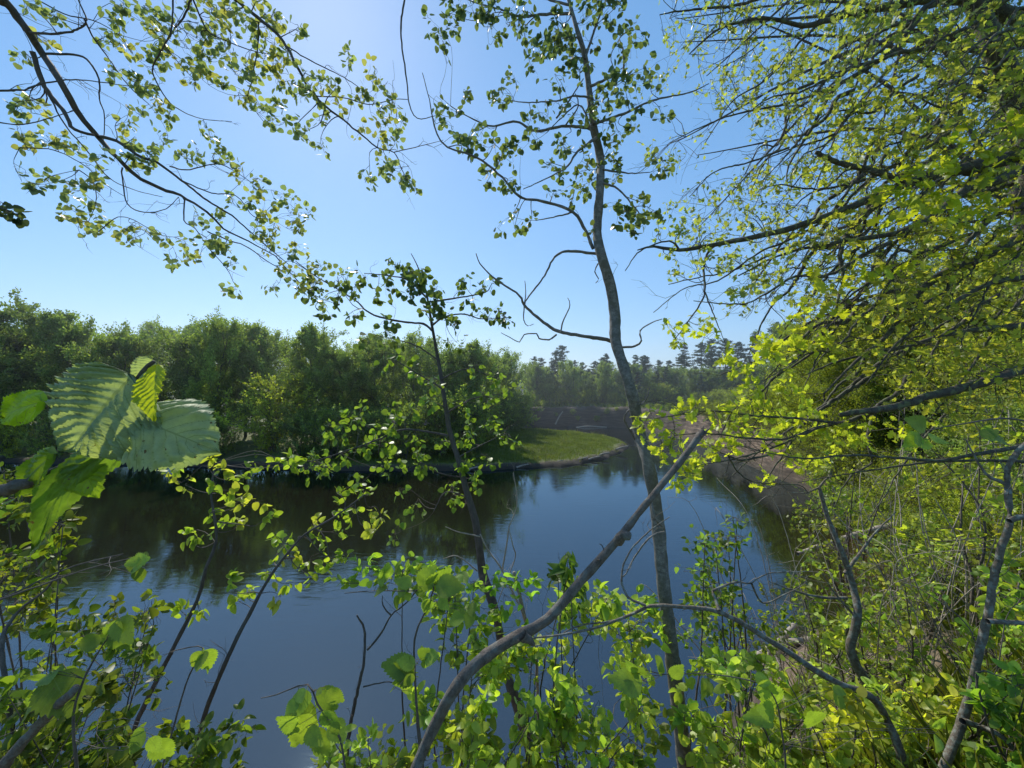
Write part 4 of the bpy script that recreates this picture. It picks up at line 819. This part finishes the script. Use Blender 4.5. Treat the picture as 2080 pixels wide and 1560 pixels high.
# dead twiggy thing over the water, centre
stem_thing('dead_sapling', 'bare broken sapling with pale twisted twigs over the water at centre', 'sapling', [
    ([(1090, 1330), (1080, 1290), (1060, 1240), (1040, 1200), (1015, 1150), (990, 1115), (975, 1085)], (3.6, 3.8), (3.2, 1.2)), ([(1068, 1262), (1058, 1220), (1044, 1162)], (3.6, 3.6), (3.8, 3.6)),
    ([(1020, 1160), (1030, 1100), (1034, 1070), (1046, 1040), (1050, 1010), (1043, 960)], (3.7, 3.7), (1.8, .8)), ([(1034, 1075), (1042, 1110), (1046, 1135), (1020, 1200), (1005, 1240)], (3.7, 3.7), (1.4, .7)), ([(970, 1160), (930, 1130), (900, 1135)], (3.8, 3.7), (1.5, .7)), ([(975, 1090), (930, 1080), (905, 1070)], (3.8, 3.7), (1.5, .7))], 'pale', 3.7, 18)
stem_thing('dead_sapling', 'slim bent leafless sapling over the water left of centre', 'sapling', [
    ([(700, 1600), (705, 1520), (720, 1430), (738, 1350), (740, 1280), (725, 1250)], (2.6, 2.6), (4.5, 1.6)), ([(746, 1320), (775, 1285), (795, 1250), (830, 1220), (860, 1180)], (2.6, 2.6), (2.4, 1)), ([(795, 1250), (778, 1230), (777, 1210)], (2.6, 2.6), (1.8, .7)), ([(738, 1395), (790, 1385), (830, 1400)], (2.6, 2.6), (1.5, .7))], 'darkbark', 2.6, 12)
# driftwood
def log(label, pl, d, w):
    p0 = P(*pl[0], d[0]); q = Plant('driftwood_log', label, 'log', tuple(p0), 'driftwood at the water edge', bark='pale'); q.px(pl, d, w, name='log', k=9, jit=.12); q.bare(5, (.2, .6), .008, tw=1); q.done()
log('bleached driftwood log pointing up out of the water edge', [(1548, 1350), (1570, 1320), (1592, 1295), (1615, 1270)], (8.7, 9.0), (7, 6))
log('longest bleached driftwood log lying level at the water edge', [(1540, 1335), (1580, 1312), (1640, 1302), (1700, 1300)], (8.6, 8.9), (8, 7))
log('nearer pale driftwood log slanting across the debris', [(1550, 1375), (1600, 1358), (1660, 1330), (1700, 1310)], (8.0, 8.6), (6, 7))
log('fallen pale trunk on the sand below the right bank', [(1760, 1280), (1790, 1262), (1830, 1240), (1850, 1225)], (9.5, 10.3), (8, 5))
log('thin mossy fallen trunk reaching out over the water', [(1620, 1125), (1680, 1105), (1760, 1080), (1880, 1050)], (11, 12.5), (4, 6))
log('dead snag leaning on the dark far cut bank', [(1128, 862), (1136, 846), (1143, 836)], (55.5, 56.5), (1.6, .9))
log('pale driftwood lying along the foot of the far cut bank', [(1170, 869), (1195, 866), (1232, 868)], (54.5, 54.5), (1.8, 1.2))
log('grey root snag standing at the foot of the far bank beside the tall trunk', [(1248, 868), (1258, 858), (1262, 850)], (55, 55.5), (1.6, .8))
log('short pale log at the waterline just right of the tall trunk', [(1330, 872), (1350, 869), (1378, 872)], (49, 48), (1.8, 1.2))
log('dead branch fallen down the right bank', [(1440, 905), (1455, 885), (1480, 868)], (37, 38), (1.6, 1))
for i, (px_, py_, dd_) in enumerate([(1130, 944, 29.4), (1180, 938, 30.4), (1225, 928, 32.0), (1262, 915, 34.6), (1060, 952, 28.4), (960, 957, 27.4), (1205, 936, 31)]):
    log('grey driftwood stick caught on the eroded edge of the grassy spit, %s along it' % ORD[i], [(px_-11, py_-2), (px_, py_-6), (px_+13, py_-9)], (dd_-.3, dd_), (2.2, 1.2))
# tangled debris sticks
for i in range(5):
    q = None
    x, y = rng.uniform(1540, 1680), rng.uniform(1300, 1390); d = rng.uniform(7.9, 8.8)
    q = Plant('brush_pile', 'tangle of thin grey sticks caught among the driftwood logs', 'brush', tuple(P(x, y, d)), 'driftwood tangle', bark='pale')
    for j in range(12):
        a = P(x+rng.normal(0, 25), y+rng.normal(0, 15), d+rng.normal(0, .2)); q.limb([a, a+rng.normal(0, .25, 3)*[1, 1, .4], a+rng.normal(0, .5, 3)*[1, 1, .5]], [.012, .008, .004], k=5, own=False)
    q.done()

# ---- leafless brush on the slope and over the water
def brush(label, px, py, d, hgt, n, mat='pale'):
    c = P(px, py, d); b = (c[0], c[1], gz(c[0], c[1])-.03)
    q = Plant('bare_shrub', label, 'shrub', b, 'leafless twiggy shrubs on the right slope', bark=mat)
    c = np.array([c[0], c[1], max(c[2], b[2]+hgt)])
    for i in range(n):
        e = c+rng.normal(0, 1, 3)*[.45*hgt, .35*hgt, .3*hgt]; m_ = (np.array(b)+e)/2+rng.normal(0, .12*hgt, 3)
        q.limb([np.array(b)+rng.normal(0, .03, 3)*[1, 1, 0], m_, e, e+rng.normal(0, .25*hgt, 3)], np.array([.005, .004, .0025, .001])*(d/3), k=5, jit=.2, name='stem' if i < 2 else 'branch', own=i < 2)
    q.bare(26, (.1*hgt, .4*hgt), .0016*d/3, tw=3); q.done()
brush('leafless pale brush beside the crooked stem on the slope', 1700, 1180, 3.9, 1.2, 9)
brush('tangle of thin bare twigs above the driftwood at the water edge', 1600, 1130, 5.2, 1.6, 9)
brush('bare grey brush between the crooked stem and the stout stem', 1880, 1180, 3.6, 1.3, 10)
brush('dry bare twigs standing out against the tan sand on the right', 1820, 1050, 5.4, 1.8, 10)
brush('fine leafless brush behind the top of the stout stem', 1960, 960, 4.2, 1.9, 12)
brush('low dry twigs under the arching lichen branch', 1620, 1300, 4.0, .8, 8)
brush('dry brown twigs in the lower right corner', 1990, 1480, 2.6, .9, 8, 'twig')
# ---- leafy shrubs along the near bank
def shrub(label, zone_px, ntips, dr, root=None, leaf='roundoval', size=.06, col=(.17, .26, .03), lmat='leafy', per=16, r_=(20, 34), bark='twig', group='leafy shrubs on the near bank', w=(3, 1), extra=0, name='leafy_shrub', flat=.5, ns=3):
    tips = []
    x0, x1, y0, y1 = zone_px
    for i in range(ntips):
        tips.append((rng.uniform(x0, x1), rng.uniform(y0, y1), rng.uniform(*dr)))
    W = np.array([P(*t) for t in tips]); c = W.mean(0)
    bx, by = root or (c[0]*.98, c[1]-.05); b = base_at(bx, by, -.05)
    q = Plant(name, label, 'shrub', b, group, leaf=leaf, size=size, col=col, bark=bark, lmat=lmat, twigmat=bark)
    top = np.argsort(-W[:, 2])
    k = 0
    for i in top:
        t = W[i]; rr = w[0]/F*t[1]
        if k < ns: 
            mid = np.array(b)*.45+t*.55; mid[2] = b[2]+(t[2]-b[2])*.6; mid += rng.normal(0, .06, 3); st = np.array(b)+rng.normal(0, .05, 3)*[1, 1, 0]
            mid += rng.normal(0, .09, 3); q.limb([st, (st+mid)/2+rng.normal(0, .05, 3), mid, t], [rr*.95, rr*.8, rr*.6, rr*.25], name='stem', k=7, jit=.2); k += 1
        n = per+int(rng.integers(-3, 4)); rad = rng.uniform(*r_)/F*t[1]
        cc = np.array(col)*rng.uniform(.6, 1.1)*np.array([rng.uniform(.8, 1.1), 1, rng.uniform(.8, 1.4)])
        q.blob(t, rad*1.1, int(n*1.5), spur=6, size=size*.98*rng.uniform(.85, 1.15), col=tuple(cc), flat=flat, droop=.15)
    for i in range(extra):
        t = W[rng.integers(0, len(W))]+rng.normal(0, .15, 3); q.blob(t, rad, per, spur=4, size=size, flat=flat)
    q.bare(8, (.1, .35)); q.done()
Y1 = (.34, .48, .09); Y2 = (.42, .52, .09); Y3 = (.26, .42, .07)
shrub('bright green shrub along the bottom edge, left of the thick curved branch', (640, 850, 1490, 1590), 12, (1.9, 2.5), size=.055, col=Y1)
shrub('dense yellow-green shrub below the thick curved branch', (860, 1100, 1420, 1590), 34, (2.0, 2.7), size=.058, col=Y1)
shrub('dense leafy shrub between the curved branch and the tall trunk', (1080, 1340, 1400, 1590), 40, (2.0, 2.7), size=.058, col=Y1)
shrub('taller shrub with rounded leaves rising behind the curved branch', (1130, 1330, 1200, 1400), 34, (2.5, 3.1), size=.062, col=Y1, per=13)
shrub('shrub with clusters of rounded leaves hiding the small aspen stem', (880, 1090, 1170, 1330), 22, (2.8, 3.2), size=.068, col=Y3, leaf='roundoval', per=11)
shrub('low shrub with pale flower buds around the curved branch', (950, 1120, 1290, 1400), 20, (2.5, 2.9), size=.055, col=Y1, per=12)
shrub('single upright leafy shoot with a broad leaf beside the curved branch', (1130, 1180, 1140, 1200), 4, (2.4, 2.5), size=.08, col=(.08, .16, .03), leaf='ovate', per=7)
shrub('feathery pale green shrub right of the tall trunk above the water', (1380, 1500, 1090, 1300), 26, (3.2, 3.8), size=.05, col=(.16, .26, .05), leaf='ovate', per=14, ns=2)
shrub('slim leafy shoot standing against the water right of the trunk', (1450, 1500, 1030, 1110), 7, (3.6, 3.9), size=.05, col=(.16, .26, .05), per=10)
shrub('low light green shrub below the arching lichen branch', (1430, 1620, 1230, 1330), 14, (3.6, 4.2), size=.05, col=(.16, .25, .04))
shrub('broad-leaved bright shrub right of the base of the tall trunk', (1400, 1600, 1330, 1590), 46, (2.2, 3.0), size=.062, col=Y1)
shrub('dense lime green shrub in the lower right under the lichen branch', (1560, 1800, 1400, 1600), 46, (2.1, 2.9), size=.06, col=Y2)
shrub('lime green shrub between the crooked stem and the water', (1560, 1760, 1180, 1330), 30, (4.0, 5.0), size=.055, col=(.19, .27, .04), per=14)
shrub('small sunlit shrub climbing the slope behind the crooked stem', (1740, 1900, 1180, 1420), 34, (3.4, 4.4), size=.05, col=Y1)
shrub('lime shrub at the foot of the stout grey stem', (1780, 2000, 1400, 1600), 36, (2.2, 2.8), size=.058, col=Y2)
shrub('leafy shrub filling the right edge beside the stout stem', (1960, 2120, 1150, 1500), 40, (2.6, 3.4), size=.06, col=Y1)
shrub('tangled shrub at the lower right corner', (1980, 2140, 1380, 1620), 30, (1.9, 2.4), size=.06, col=Y3)
shrub('yellow-green brush behind the stout stem at mid height', (1850, 2120, 880, 1180), 50, (3.6, 5.0), size=.06, col=(.34, .42, .08))
shrub('brush hanging over the shaded water behind the crooked stem', (1640, 1860, 930, 1180), 40, (5, 6.5), size=.06, col=(.24, .31, .06), root=(5.6, 6.5))
shrub('low bush on the bank above the driftwood', (1600, 1800, 1010, 1160), 26, (9.5, 11.5), size=.09, col=(.14, .19, .04), root=(9.6, 11.2), r_=(14, 26))
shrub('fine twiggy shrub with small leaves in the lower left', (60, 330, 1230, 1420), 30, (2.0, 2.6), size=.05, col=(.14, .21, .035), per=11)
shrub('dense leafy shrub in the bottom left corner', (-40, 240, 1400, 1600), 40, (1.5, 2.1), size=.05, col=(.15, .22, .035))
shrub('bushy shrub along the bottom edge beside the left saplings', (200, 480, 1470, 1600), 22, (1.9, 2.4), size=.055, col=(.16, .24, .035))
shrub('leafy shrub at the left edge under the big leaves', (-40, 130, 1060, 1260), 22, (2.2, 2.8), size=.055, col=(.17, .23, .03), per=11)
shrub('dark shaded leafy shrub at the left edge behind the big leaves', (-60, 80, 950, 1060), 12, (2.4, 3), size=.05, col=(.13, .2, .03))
shrub('shrub of rounded leaves reaching across the water at centre left', (640, 900, 1150, 1190), 12, (2.6, 3.0), size=.065, col=Y3, per=10, ns=1)

def vein_mat():
    m_, nt, out = newmat('big_leaf')
    at = N(nt, 'ShaderNodeAttribute', attribute_name='tint')
    uv = N(nt, 'ShaderNodeUVMap'); sp = N(nt, 'ShaderNodeSeparateXYZ'); L(nt, uv.outputs[0], sp.inputs[0])
    def mth(op, a, b_=None):
        n = N(nt, 'ShaderNodeMath', operation=op)
        for i, v in enumerate((a, b_)):
            if v is None: continue
            if hasattr(v, 'is_output'): L(nt, v, n.inputs[i])
            else: n.inputs[i].default_value = v
        return n.outputs[0]
    u = mth('ABSOLUTE', sp.outputs[0]); v = sp.outputs[1]
    ph = mth('SUBTRACT', v, mth('MULTIPLY', mth('POWER', u, .85), .30))
    w_ = mth('ABSOLUTE', mth('SINE', mth('MULTIPLY', ph, math.pi*9.0)))
    side = mth('LESS_THAN', w_, .13)
    mid = mth('LESS_THAN', u, .022)
    veins = mth('MAXIMUM', side, mid)
    # tertiary ladder veins
    tw_ = mth('LESS_THAN', mth('ABSOLUTE', mth('SINE', mth('MULTIPLY', mth('ADD', u, mth('MULTIPLY', v, .25)), 75.0))), .25)
    tc = N(nt, 'ShaderNodeTexCoord')
    no = N(nt, 'ShaderNodeTexNoise', Scale=90.0, Detail=6.0, Roughness=.7); L(nt, tc.outputs['Object'], no.inputs['Vector'])
    no2 = N(nt, 'ShaderNodeTexNoise', Scale=25.0, Detail=4.0); L(nt, tc.outputs['Object'], no2.inputs['Vector'])
    rr = ramp(nt, no.outputs[0], [(.3, (.8, .82, .8)), (.7, (1.15, 1.12, 1.1))]); r2 = ramp(nt, no2.outputs[0], [(.35, (.82, .85, .8)), (.65, (1.12, 1.1, 1.0))])
    c = mixc(nt, 1, mixc(nt, 1, at.outputs['Color'], rr.outputs[0], 'MULTIPLY'), r2.outputs[0], 'MULTIPLY')
    n4 = N(nt, 'ShaderNodeTexNoise', Scale=160.0, Detail=2.0); L(nt, tc.outputs['Object'], n4.inputs['Vector'])
    sp4 = ramp(nt, n4.outputs[0], [(.69, (0, 0, 0)), (.72, (1, 1, 1))]); c = mixc(nt, sp4.outputs[0], c, (.14, .10, .04))
    c2 = mixc(nt, mth('MULTIPLY', veins, .55), c, (.16, .22, .08))
    c2 = mixc(nt, mth('MULTIPLY', tw_, .12), c2, (.05, .10, .03))
    p = N(nt, 'ShaderNodeBsdfPrincipled', Roughness=.5); p.inputs['Specular IOR Level'].default_value = .45; L(nt, c2, p.inputs['Base Color'])
    hgt = mth('ADD', mth('ADD', mth('MULTIPLY', veins, -.6), mth('MULTIPLY', tw_, -.25)), mth('MULTIPLY', no.outputs[0], .6))
    b_ = N(nt, 'ShaderNodeBump', Strength=.5, Distance=.0006); L(nt, hgt, b_.inputs['Height']); L(nt, b_.outputs[0], p.inputs['Normal'])
    ct = mixc(nt, 1, c2, (1.35, 1.35, .45), 'MULTIPLY')
    t = N(nt, 'ShaderNodeBsdfTranslucent'); L(nt, ct, t.inputs[0])
    ms = N(nt, 'ShaderNodeMixShader'); ms.inputs[0].default_value = .5
    L(nt, p.outputs[0], ms.inputs[1]); L(nt, t.outputs[0], ms.inputs[2]); L(nt, ms.outputs[0], out.inputs[0]); return m_
VM = vein_mat()
M['hazel'] = VM
shrub('low bright undergrowth covering the slope below the tan sand', (1640, 1860, 1260, 1420), 44, (3.2, 4.4), size=.05, col=(.36, .46, .10), ns=2)
shrub('sunlit undergrowth between the orange shallows and the stout stem', (1760, 2000, 1080, 1300), 48, (4.2, 5.6), size=.055, col=(.36, .44, .10), ns=2)
shrub('pale sunlit weeds right of the driftwood', (1620, 1760, 1330, 1420), 20, (3.8, 4.6), size=.045, col=(.34, .44, .12), ns=2)
# ---- hazel shoots with big toothed leaves
def hazel(label, leaves, stem, d, w, size=.1, col=(.22, .34, .06)):
    p0 = P(*stem[0], d[0]); b = (p0[0], p0[1], min(gz(p0[0], p0[1])-.05, p0[2]))
    q = Plant('hazel_shoot', label, 'shrub', b, 'hazel shoots with toothed leaves', leaf='serrate', bark='twig', lmat='hazel', size=size)
    if p0[2]-b[2] > .05: q.limb([b, (np.array(b)+p0)/2+rng.normal(0, .03, 3), p0], np.full(3, w[0]/F*d[0]), name='stem', k=7)
    q.px(stem, d, w, name='stem', k=8, jit=.1)
    leaves = leaves+[(bx+rng.normal(0, 9), by+rng.normal(0, 9), bx+(tx-bx)*.6+rng.normal(0, 16), by+(ty-by)*.6+rng.normal(0, 12), rng.uniform(.8, 1.2)) for bx, by, tx, ty, k in leaves for _ in range(1)]
    for (bx, by, tx, ty, k) in leaves:
        dd = d[1]+rng.normal(0, .03); B = P(bx, by, dd); T_ = P(tx, ty, dd+rng.normal(0, .03)-.02)
        n_, _ = q.near(B); q.twig(n_, B, .0013, .0009, .05, 3, 4)
        nn = np.array([rng.normal(0, .5), -.8, rng.normal(.45, .3)])
        q.lv.add(B, T_-B, nn, np.linalg.norm(T_-B)/1.25, varcol(np.array(col)*k, 1, .1, .2))
    q.done()
hazel('leafy hazel shoot with large toothed leaves at the bottom, left of the curved branch', [(610, 1410, 575, 1480, .9), (625, 1395, 605, 1460, 1.1), (635, 1440, 590, 1530, 1.1), (640, 1400, 690, 1440, .9), (650, 1440, 690, 1490, 1.2), (660, 1400, 700, 1430, .9), (640, 1470, 660, 1550, .8), (670, 1460, 700, 1510, 1), (610, 1470, 565, 1475, 1.3)], [(705, 1600), (690, 1500), (645, 1430), (625, 1390), (560, 1412), (530, 1418)], (1.5, 1.5), (2.4, .9))
hazel('hazel twig with drooping toothed leaves against the water at centre', [(850, 1200, 880, 1150, 1), (870, 1200, 915, 1165, 1.1), (880, 1190, 940, 1190, .9), (870, 1215, 860, 1245, 1.1), (890, 1210, 910, 1240, 1.2), (905, 1160, 925, 1200, .8), (840, 1190, 800, 1175, 1), (780, 1180, 790, 1145, 1.1), (790, 1190, 760, 1200, .8), (930, 1160, 950, 1185, 1.2), (950, 1250, 900, 1262, 1), (960, 1240, 945, 1280, .9)], [(845, 1420), (842, 1300), (865, 1240), (880, 1190), (840, 1200), (760, 1200), (700, 1205)], (2.0, 2.0), (2.2, .8))
hazel('hazel twig with a cluster of five toothed leaves low over the water', [(850, 1365, 775, 1375, 1), (845, 1355, 770, 1350, .9), (850, 1350, 892, 1335, 1.0), (840, 1365, 815, 1395, 1.1), (835, 1350, 815, 1330, .9), (850, 1340, 870, 1320, 1.1), (800, 1395, 830, 1380, 1.2)], [(860, 1560), (848, 1440), (842, 1340)], (1.9, 1.9), (2, .9))
hazel('hazel twig with folded toothed leaves in front of the slanting saplings', [(413, 1318, 385, 1360, 1), (413, 1316, 430, 1365, 1.1), (412, 1318, 405, 1368, .9), (415, 1318, 425, 1345, 1.3), (330, 1330, 315, 1352, 1)], [(330, 1560), (360, 1450), (385, 1370), (412, 1316), (370, 1318), (345, 1325)], (1.8, 1.8), (2, .8))
hazel('hazel twig with dark lobed leaf hanging at the left over the water', [(285, 1150, 270, 1185, .45), (280, 1140, 310, 1125, .5), (285, 1145, 245, 1150, .45), (280, 1150, 285, 1188, .5)], [(-20, 1225), (80, 1190), (180, 1155), (290, 1128)], (1.6, 1.7), (2, .8))
hazel('hazel shoot with big dull leaves in the lower left shrubs', [(235, 1275, 250, 1330, .6), (230, 1275, 215, 1315, .8), (240, 1272, 268, 1310, .5), (215, 1295, 135, 1320, .6), (100, 1360, 150, 1460, .6), (110, 1365, 60, 1420, .7), (130, 1350, 155, 1400, .6), (80, 1420, 20, 1470, .8), (300, 1480, 250, 1540, .8), (310, 1500, 350, 1550, .9)], [(160, 1600), (150, 1450), (190, 1340), (240, 1270)], (1.3, 1.3), (3, 1))
hazel('broad-leaved shoot with large oval leaves in the lower right', [(1580, 1440, 1545, 1400, .9), (1570, 1450, 1530, 1460, 1.1), (1530, 1395, 1590, 1408, 1.1), (1640, 1480, 1650, 1530, .5), (1660, 1480, 1640, 1440, .9), (1690, 1400, 1720, 1440, .9), (1900, 1490, 1915, 1530, 1.3), (1890, 1480, 1930, 1460, 1.2), (1440, 1380, 1445, 1420, .7), (1290, 1370, 1262, 1350, .7), (1285, 1375, 1262, 1400, .6), (1290, 1370, 1305, 1355, .8), (1350, 1370, 1330, 1330, .8), (1360, 1380, 1390, 1350, 1)], [(1600, 1640), (1590, 1500), (1560, 1400), (1450, 1370), (1350, 1370)], (1.8, 1.8), (2, .8))
hazel('mid-right hazel twig with big pale green leaves in front of the oak', [(1880, 880, 1925, 905, 1.2), (1870, 880, 1845, 905, 1.4), (1885, 870, 1850, 850, .8), (2000, 880, 2060, 900, .6), (1990, 890, 2030, 870, .8), (1860, 900, 1905, 905, 1.3)], [(2110, 860), (2040, 850), (1960, 860), (1880, 875)], (1.7, 1.6), (2.4, .8))

# ---- the big toothed leaves right in front of the viewer (left)
def big_leaf(parent, org, B, T_, width, nrm, col, curl=.15, fold=.2, bend=.2, teeth=26, corr=.012, nveins=9, label=None, sidebend=0.0):
    B = np.array(B); T_ = np.array(T_); ax = T_-B; Ln = np.linalg.norm(ax); D = ax/Ln
    X = norm(np.cross(D, np.array(nrm, float))); Zv = np.cross(X, D)
    nu, nv = 17, 79
    vv = np.linspace(0, 1, nv); uu = np.linspace(-1, 1, 2*nu-1)
    V_, U_ = np.meshgrid(vv, uu, indexing='ij')
    prof = np.sin(np.pi*np.clip(vv*.95+.05, 0, 1)**.68)**.72; prof[0] = .03
    prof = prof*np.where(vv > .9, np.clip((1-vv)/.1, 0, 1)**.75*.75+.25*(vv < 1), 1); prof[-1] = 0.005
    te = 1+.15*(((vv*teeth) % 1.0)-.5)*(np.sin(np.pi*vv)**.3)
    hw = width/2*prof*te
    x = U_*hw[:, None]
    yy = V_*Ln + np.abs(U_)**1.5*hw[:, None]*.22*(1-V_)
    ph = (V_-np.abs(U_)**.85*.30+.012*np.sin(V_*23+Ln*900)+.01*np.sin(V_*11+U_*3))*np.pi*nveins; corr = corr*(.6+.8*np.abs(np.sin(V_*4+U_*2+width*300)))
    z = fold*np.abs(x)+corr*Ln*10*.1*np.abs(np.sin(ph))*np.clip(np.abs(U_)*5, 0, 1) - curl*hw[:, None]*np.abs(U_)**2.2*1.2 - bend*Ln*V_**2 + .035*Ln*np.sin(4*U_+6*V_+width*200)*np.abs(U_) + .012*Ln*np.sin(11*U_+17*V_)*np.abs(U_)
    x = x+sidebend*Ln*np.sin(np.pi*V_)
    Wp = B+x[..., None]*X+yy[..., None]*D+z[..., None]*Zv
    n2 = 2*nu-1; I = (np.arange(nv-1)[:, None]*n2+np.arange(n2-1)[None]); qd = np.stack([I, I+1, I+n2+1, I+n2], -1).reshape(-1, 4)
    me = mesh_from('leaf', Wp.reshape(-1, 3)-org, qd.ravel(), np.full(len(qd), 4), VM, np.tile(np.array(col)[None], (nv*n2, 1)), np.stack([U_.ravel(), V_.ravel()], -1))
    o = obj('leaf', me, parent)
    if label: o['label'] = label
    return o
b = tuple(P(-60, 1010, .34))
HB = base_at(-.55, .3)
HZ = Plant('hazel_branch', 'close hazel twig at the left with very large veined and toothed leaves', 'branch', HB, bark='stick', twigmat='stick')
HZ.limb([HB, (-.62, .28, 5.2), (-.52, .3, 5.75), P(-60, 1015, .36)], [.007, .006, .005, .0045], name='stem', k=8)
HZ.px([(-60, 1015), (40, 985), (120, 955), (185, 915), (225, 885), (245, 850), (262, 800), (290, 755), (312, 735)], (.36, .33), (12, 3.5), name='stem', k=10, jit=.08, step=.006)
HZ.px([(225, 885), (270, 900), (290, 905)], .33, (3, 2), name='petiole', k=7, src=False)
root = HZ.done(); og = HZ.org
PG = (.33, .41, .27)
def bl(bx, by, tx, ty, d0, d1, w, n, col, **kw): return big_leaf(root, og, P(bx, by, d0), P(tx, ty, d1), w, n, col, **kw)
bl(272, 762, 118, 915, .33, .31, .125, (.05, -.93, .35), PG, label='largest pale green deeply pleated leaf', corr=.085, bend=.12, curl=.2, fold=.05, nveins=11, teeth=34)
bl(262, 845, 425, 905, .33, .30, .068, (-.15, -.78, .6), PG, label='wide pale green leaf crossed by a dark shadow', corr=.03, bend=.12, curl=.35, nveins=7, fold=.12, teeth=30)
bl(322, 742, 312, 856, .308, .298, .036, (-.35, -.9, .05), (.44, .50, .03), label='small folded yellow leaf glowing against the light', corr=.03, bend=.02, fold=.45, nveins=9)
bl(318, 735, 262, 775, .338, .332, .022, (.3, -.8, .4), PG, corr=.02, fold=.6, label='youngest crumpled leaf at the shoot tip')
bl(90, 815, -50, 850, .36, .38, .032, (0, -.95, .1), (.30, .45, .02), corr=.01, label='bright yellow-green leaf cut by the left edge')
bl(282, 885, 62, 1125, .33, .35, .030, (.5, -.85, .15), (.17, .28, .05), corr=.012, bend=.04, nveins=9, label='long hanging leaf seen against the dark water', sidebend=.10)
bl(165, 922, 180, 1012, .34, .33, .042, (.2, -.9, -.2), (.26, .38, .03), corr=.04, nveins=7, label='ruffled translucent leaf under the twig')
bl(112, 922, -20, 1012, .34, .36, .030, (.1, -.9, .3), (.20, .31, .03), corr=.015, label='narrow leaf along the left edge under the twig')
bl(225, 905, 252, 918, .33, .33, .014, (0, -1, 0), (.30, .42, .03), corr=.01)
# thin summer haze hanging over the river valley
hz = bpy.data.meshes.new('haze')
bm_v = [(x, y, z) for x in (-260, 260) for y in (24, 260) for z in (-2, 30)]
hz.from_pydata(bm_v, [], [(0, 1, 3, 2), (4, 6, 7, 5), (0, 4, 5, 1), (2, 3, 7, 6), (0, 2, 6, 4), (1, 5, 7, 3)]); hz.update()
mh, nt, out = newmat('valley_haze')
vs = N(nt, 'ShaderNodeVolumePrincipled', Density=.0024, Anisotropy=.45); vs.inputs['Color'].default_value = (.86, .93, 1, 1)
L(nt, vs.outputs[0], out.inputs['Volume']); hz.materials.append(mh)
tag(obj('haze', hz), kind='structure')
# ------------------------------------------------------------------ camera and light
cam = bpy.data.cameras.new('camera'); co = bpy.data.objects.new('camera', cam); COL.objects.link(co)
co.location = (0, 0, H); co.rotation_euler = (math.radians(90), 0, 0)
cam.sensor_width = 36; cam.lens = 36*F/2080; cam.clip_end = 4000; cam.clip_start = .02
SC.camera = co
SAZ = math.atan2(640-CX, F); SEL = math.atan2(CY+60, math.hypot(640-CX, F))
w = bpy.data.worlds.new('World'); SC.world = w; w.use_nodes = True
nt = w.node_tree; bg = nt.nodes['Background']
sky = nt.nodes.new('ShaderNodeTexSky'); sky.sky_type = 'NISHITA'; sky.sun_disc = False
sky.sun_elevation = SEL; sky.sun_rotation = SAZ; sky.air_density = 1.0; sky.dust_density = 0.32; sky.ozone_density = 2.0; sky.altitude = 200
hs = nt.nodes.new('ShaderNodeHueSaturation'); hs.inputs['Saturation'].default_value = 1.25; hs.inputs['Hue'].default_value = .497
nt.links.new(sky.outputs[0], hs.inputs['Color']); 
mxs = nt.nodes.new('ShaderNodeMix'); mxs.data_type = 'RGBA'; mxs.inputs[0].default_value = .5; mxs.inputs[7].default_value = (1.75, 3.6, 6.4, 1)
nt.links.new(hs.outputs[0], mxs.inputs[6]); nt.links.new(mxs.outputs[2], bg.inputs[0]); bg.inputs[1].default_value = .15
sl = bpy.data.lights.new('sun', 'SUN'); sl.energy = 5; sl.angle = math.radians(.5); sl.color = (1, .95, .86)
so = bpy.data.objects.new('sun', sl); COL.objects.link(so)
sd = Vector((math.cos(SEL)*math.sin(SAZ), math.cos(SEL)*math.cos(SAZ), math.sin(SEL)))
so.rotation_euler = sd.to_track_quat('Z', 'Y').to_euler()
SC.view_settings.view_transform = 'Standard'; SC.view_settings.look = 'None'; SC.view_settings.exposure = 0; SC.view_settings.gamma = 1
SC.cycles.max_bounces = 8; SC.cycles.transmission_bounces = 6; SC.cycles.diffuse_bounces = 4
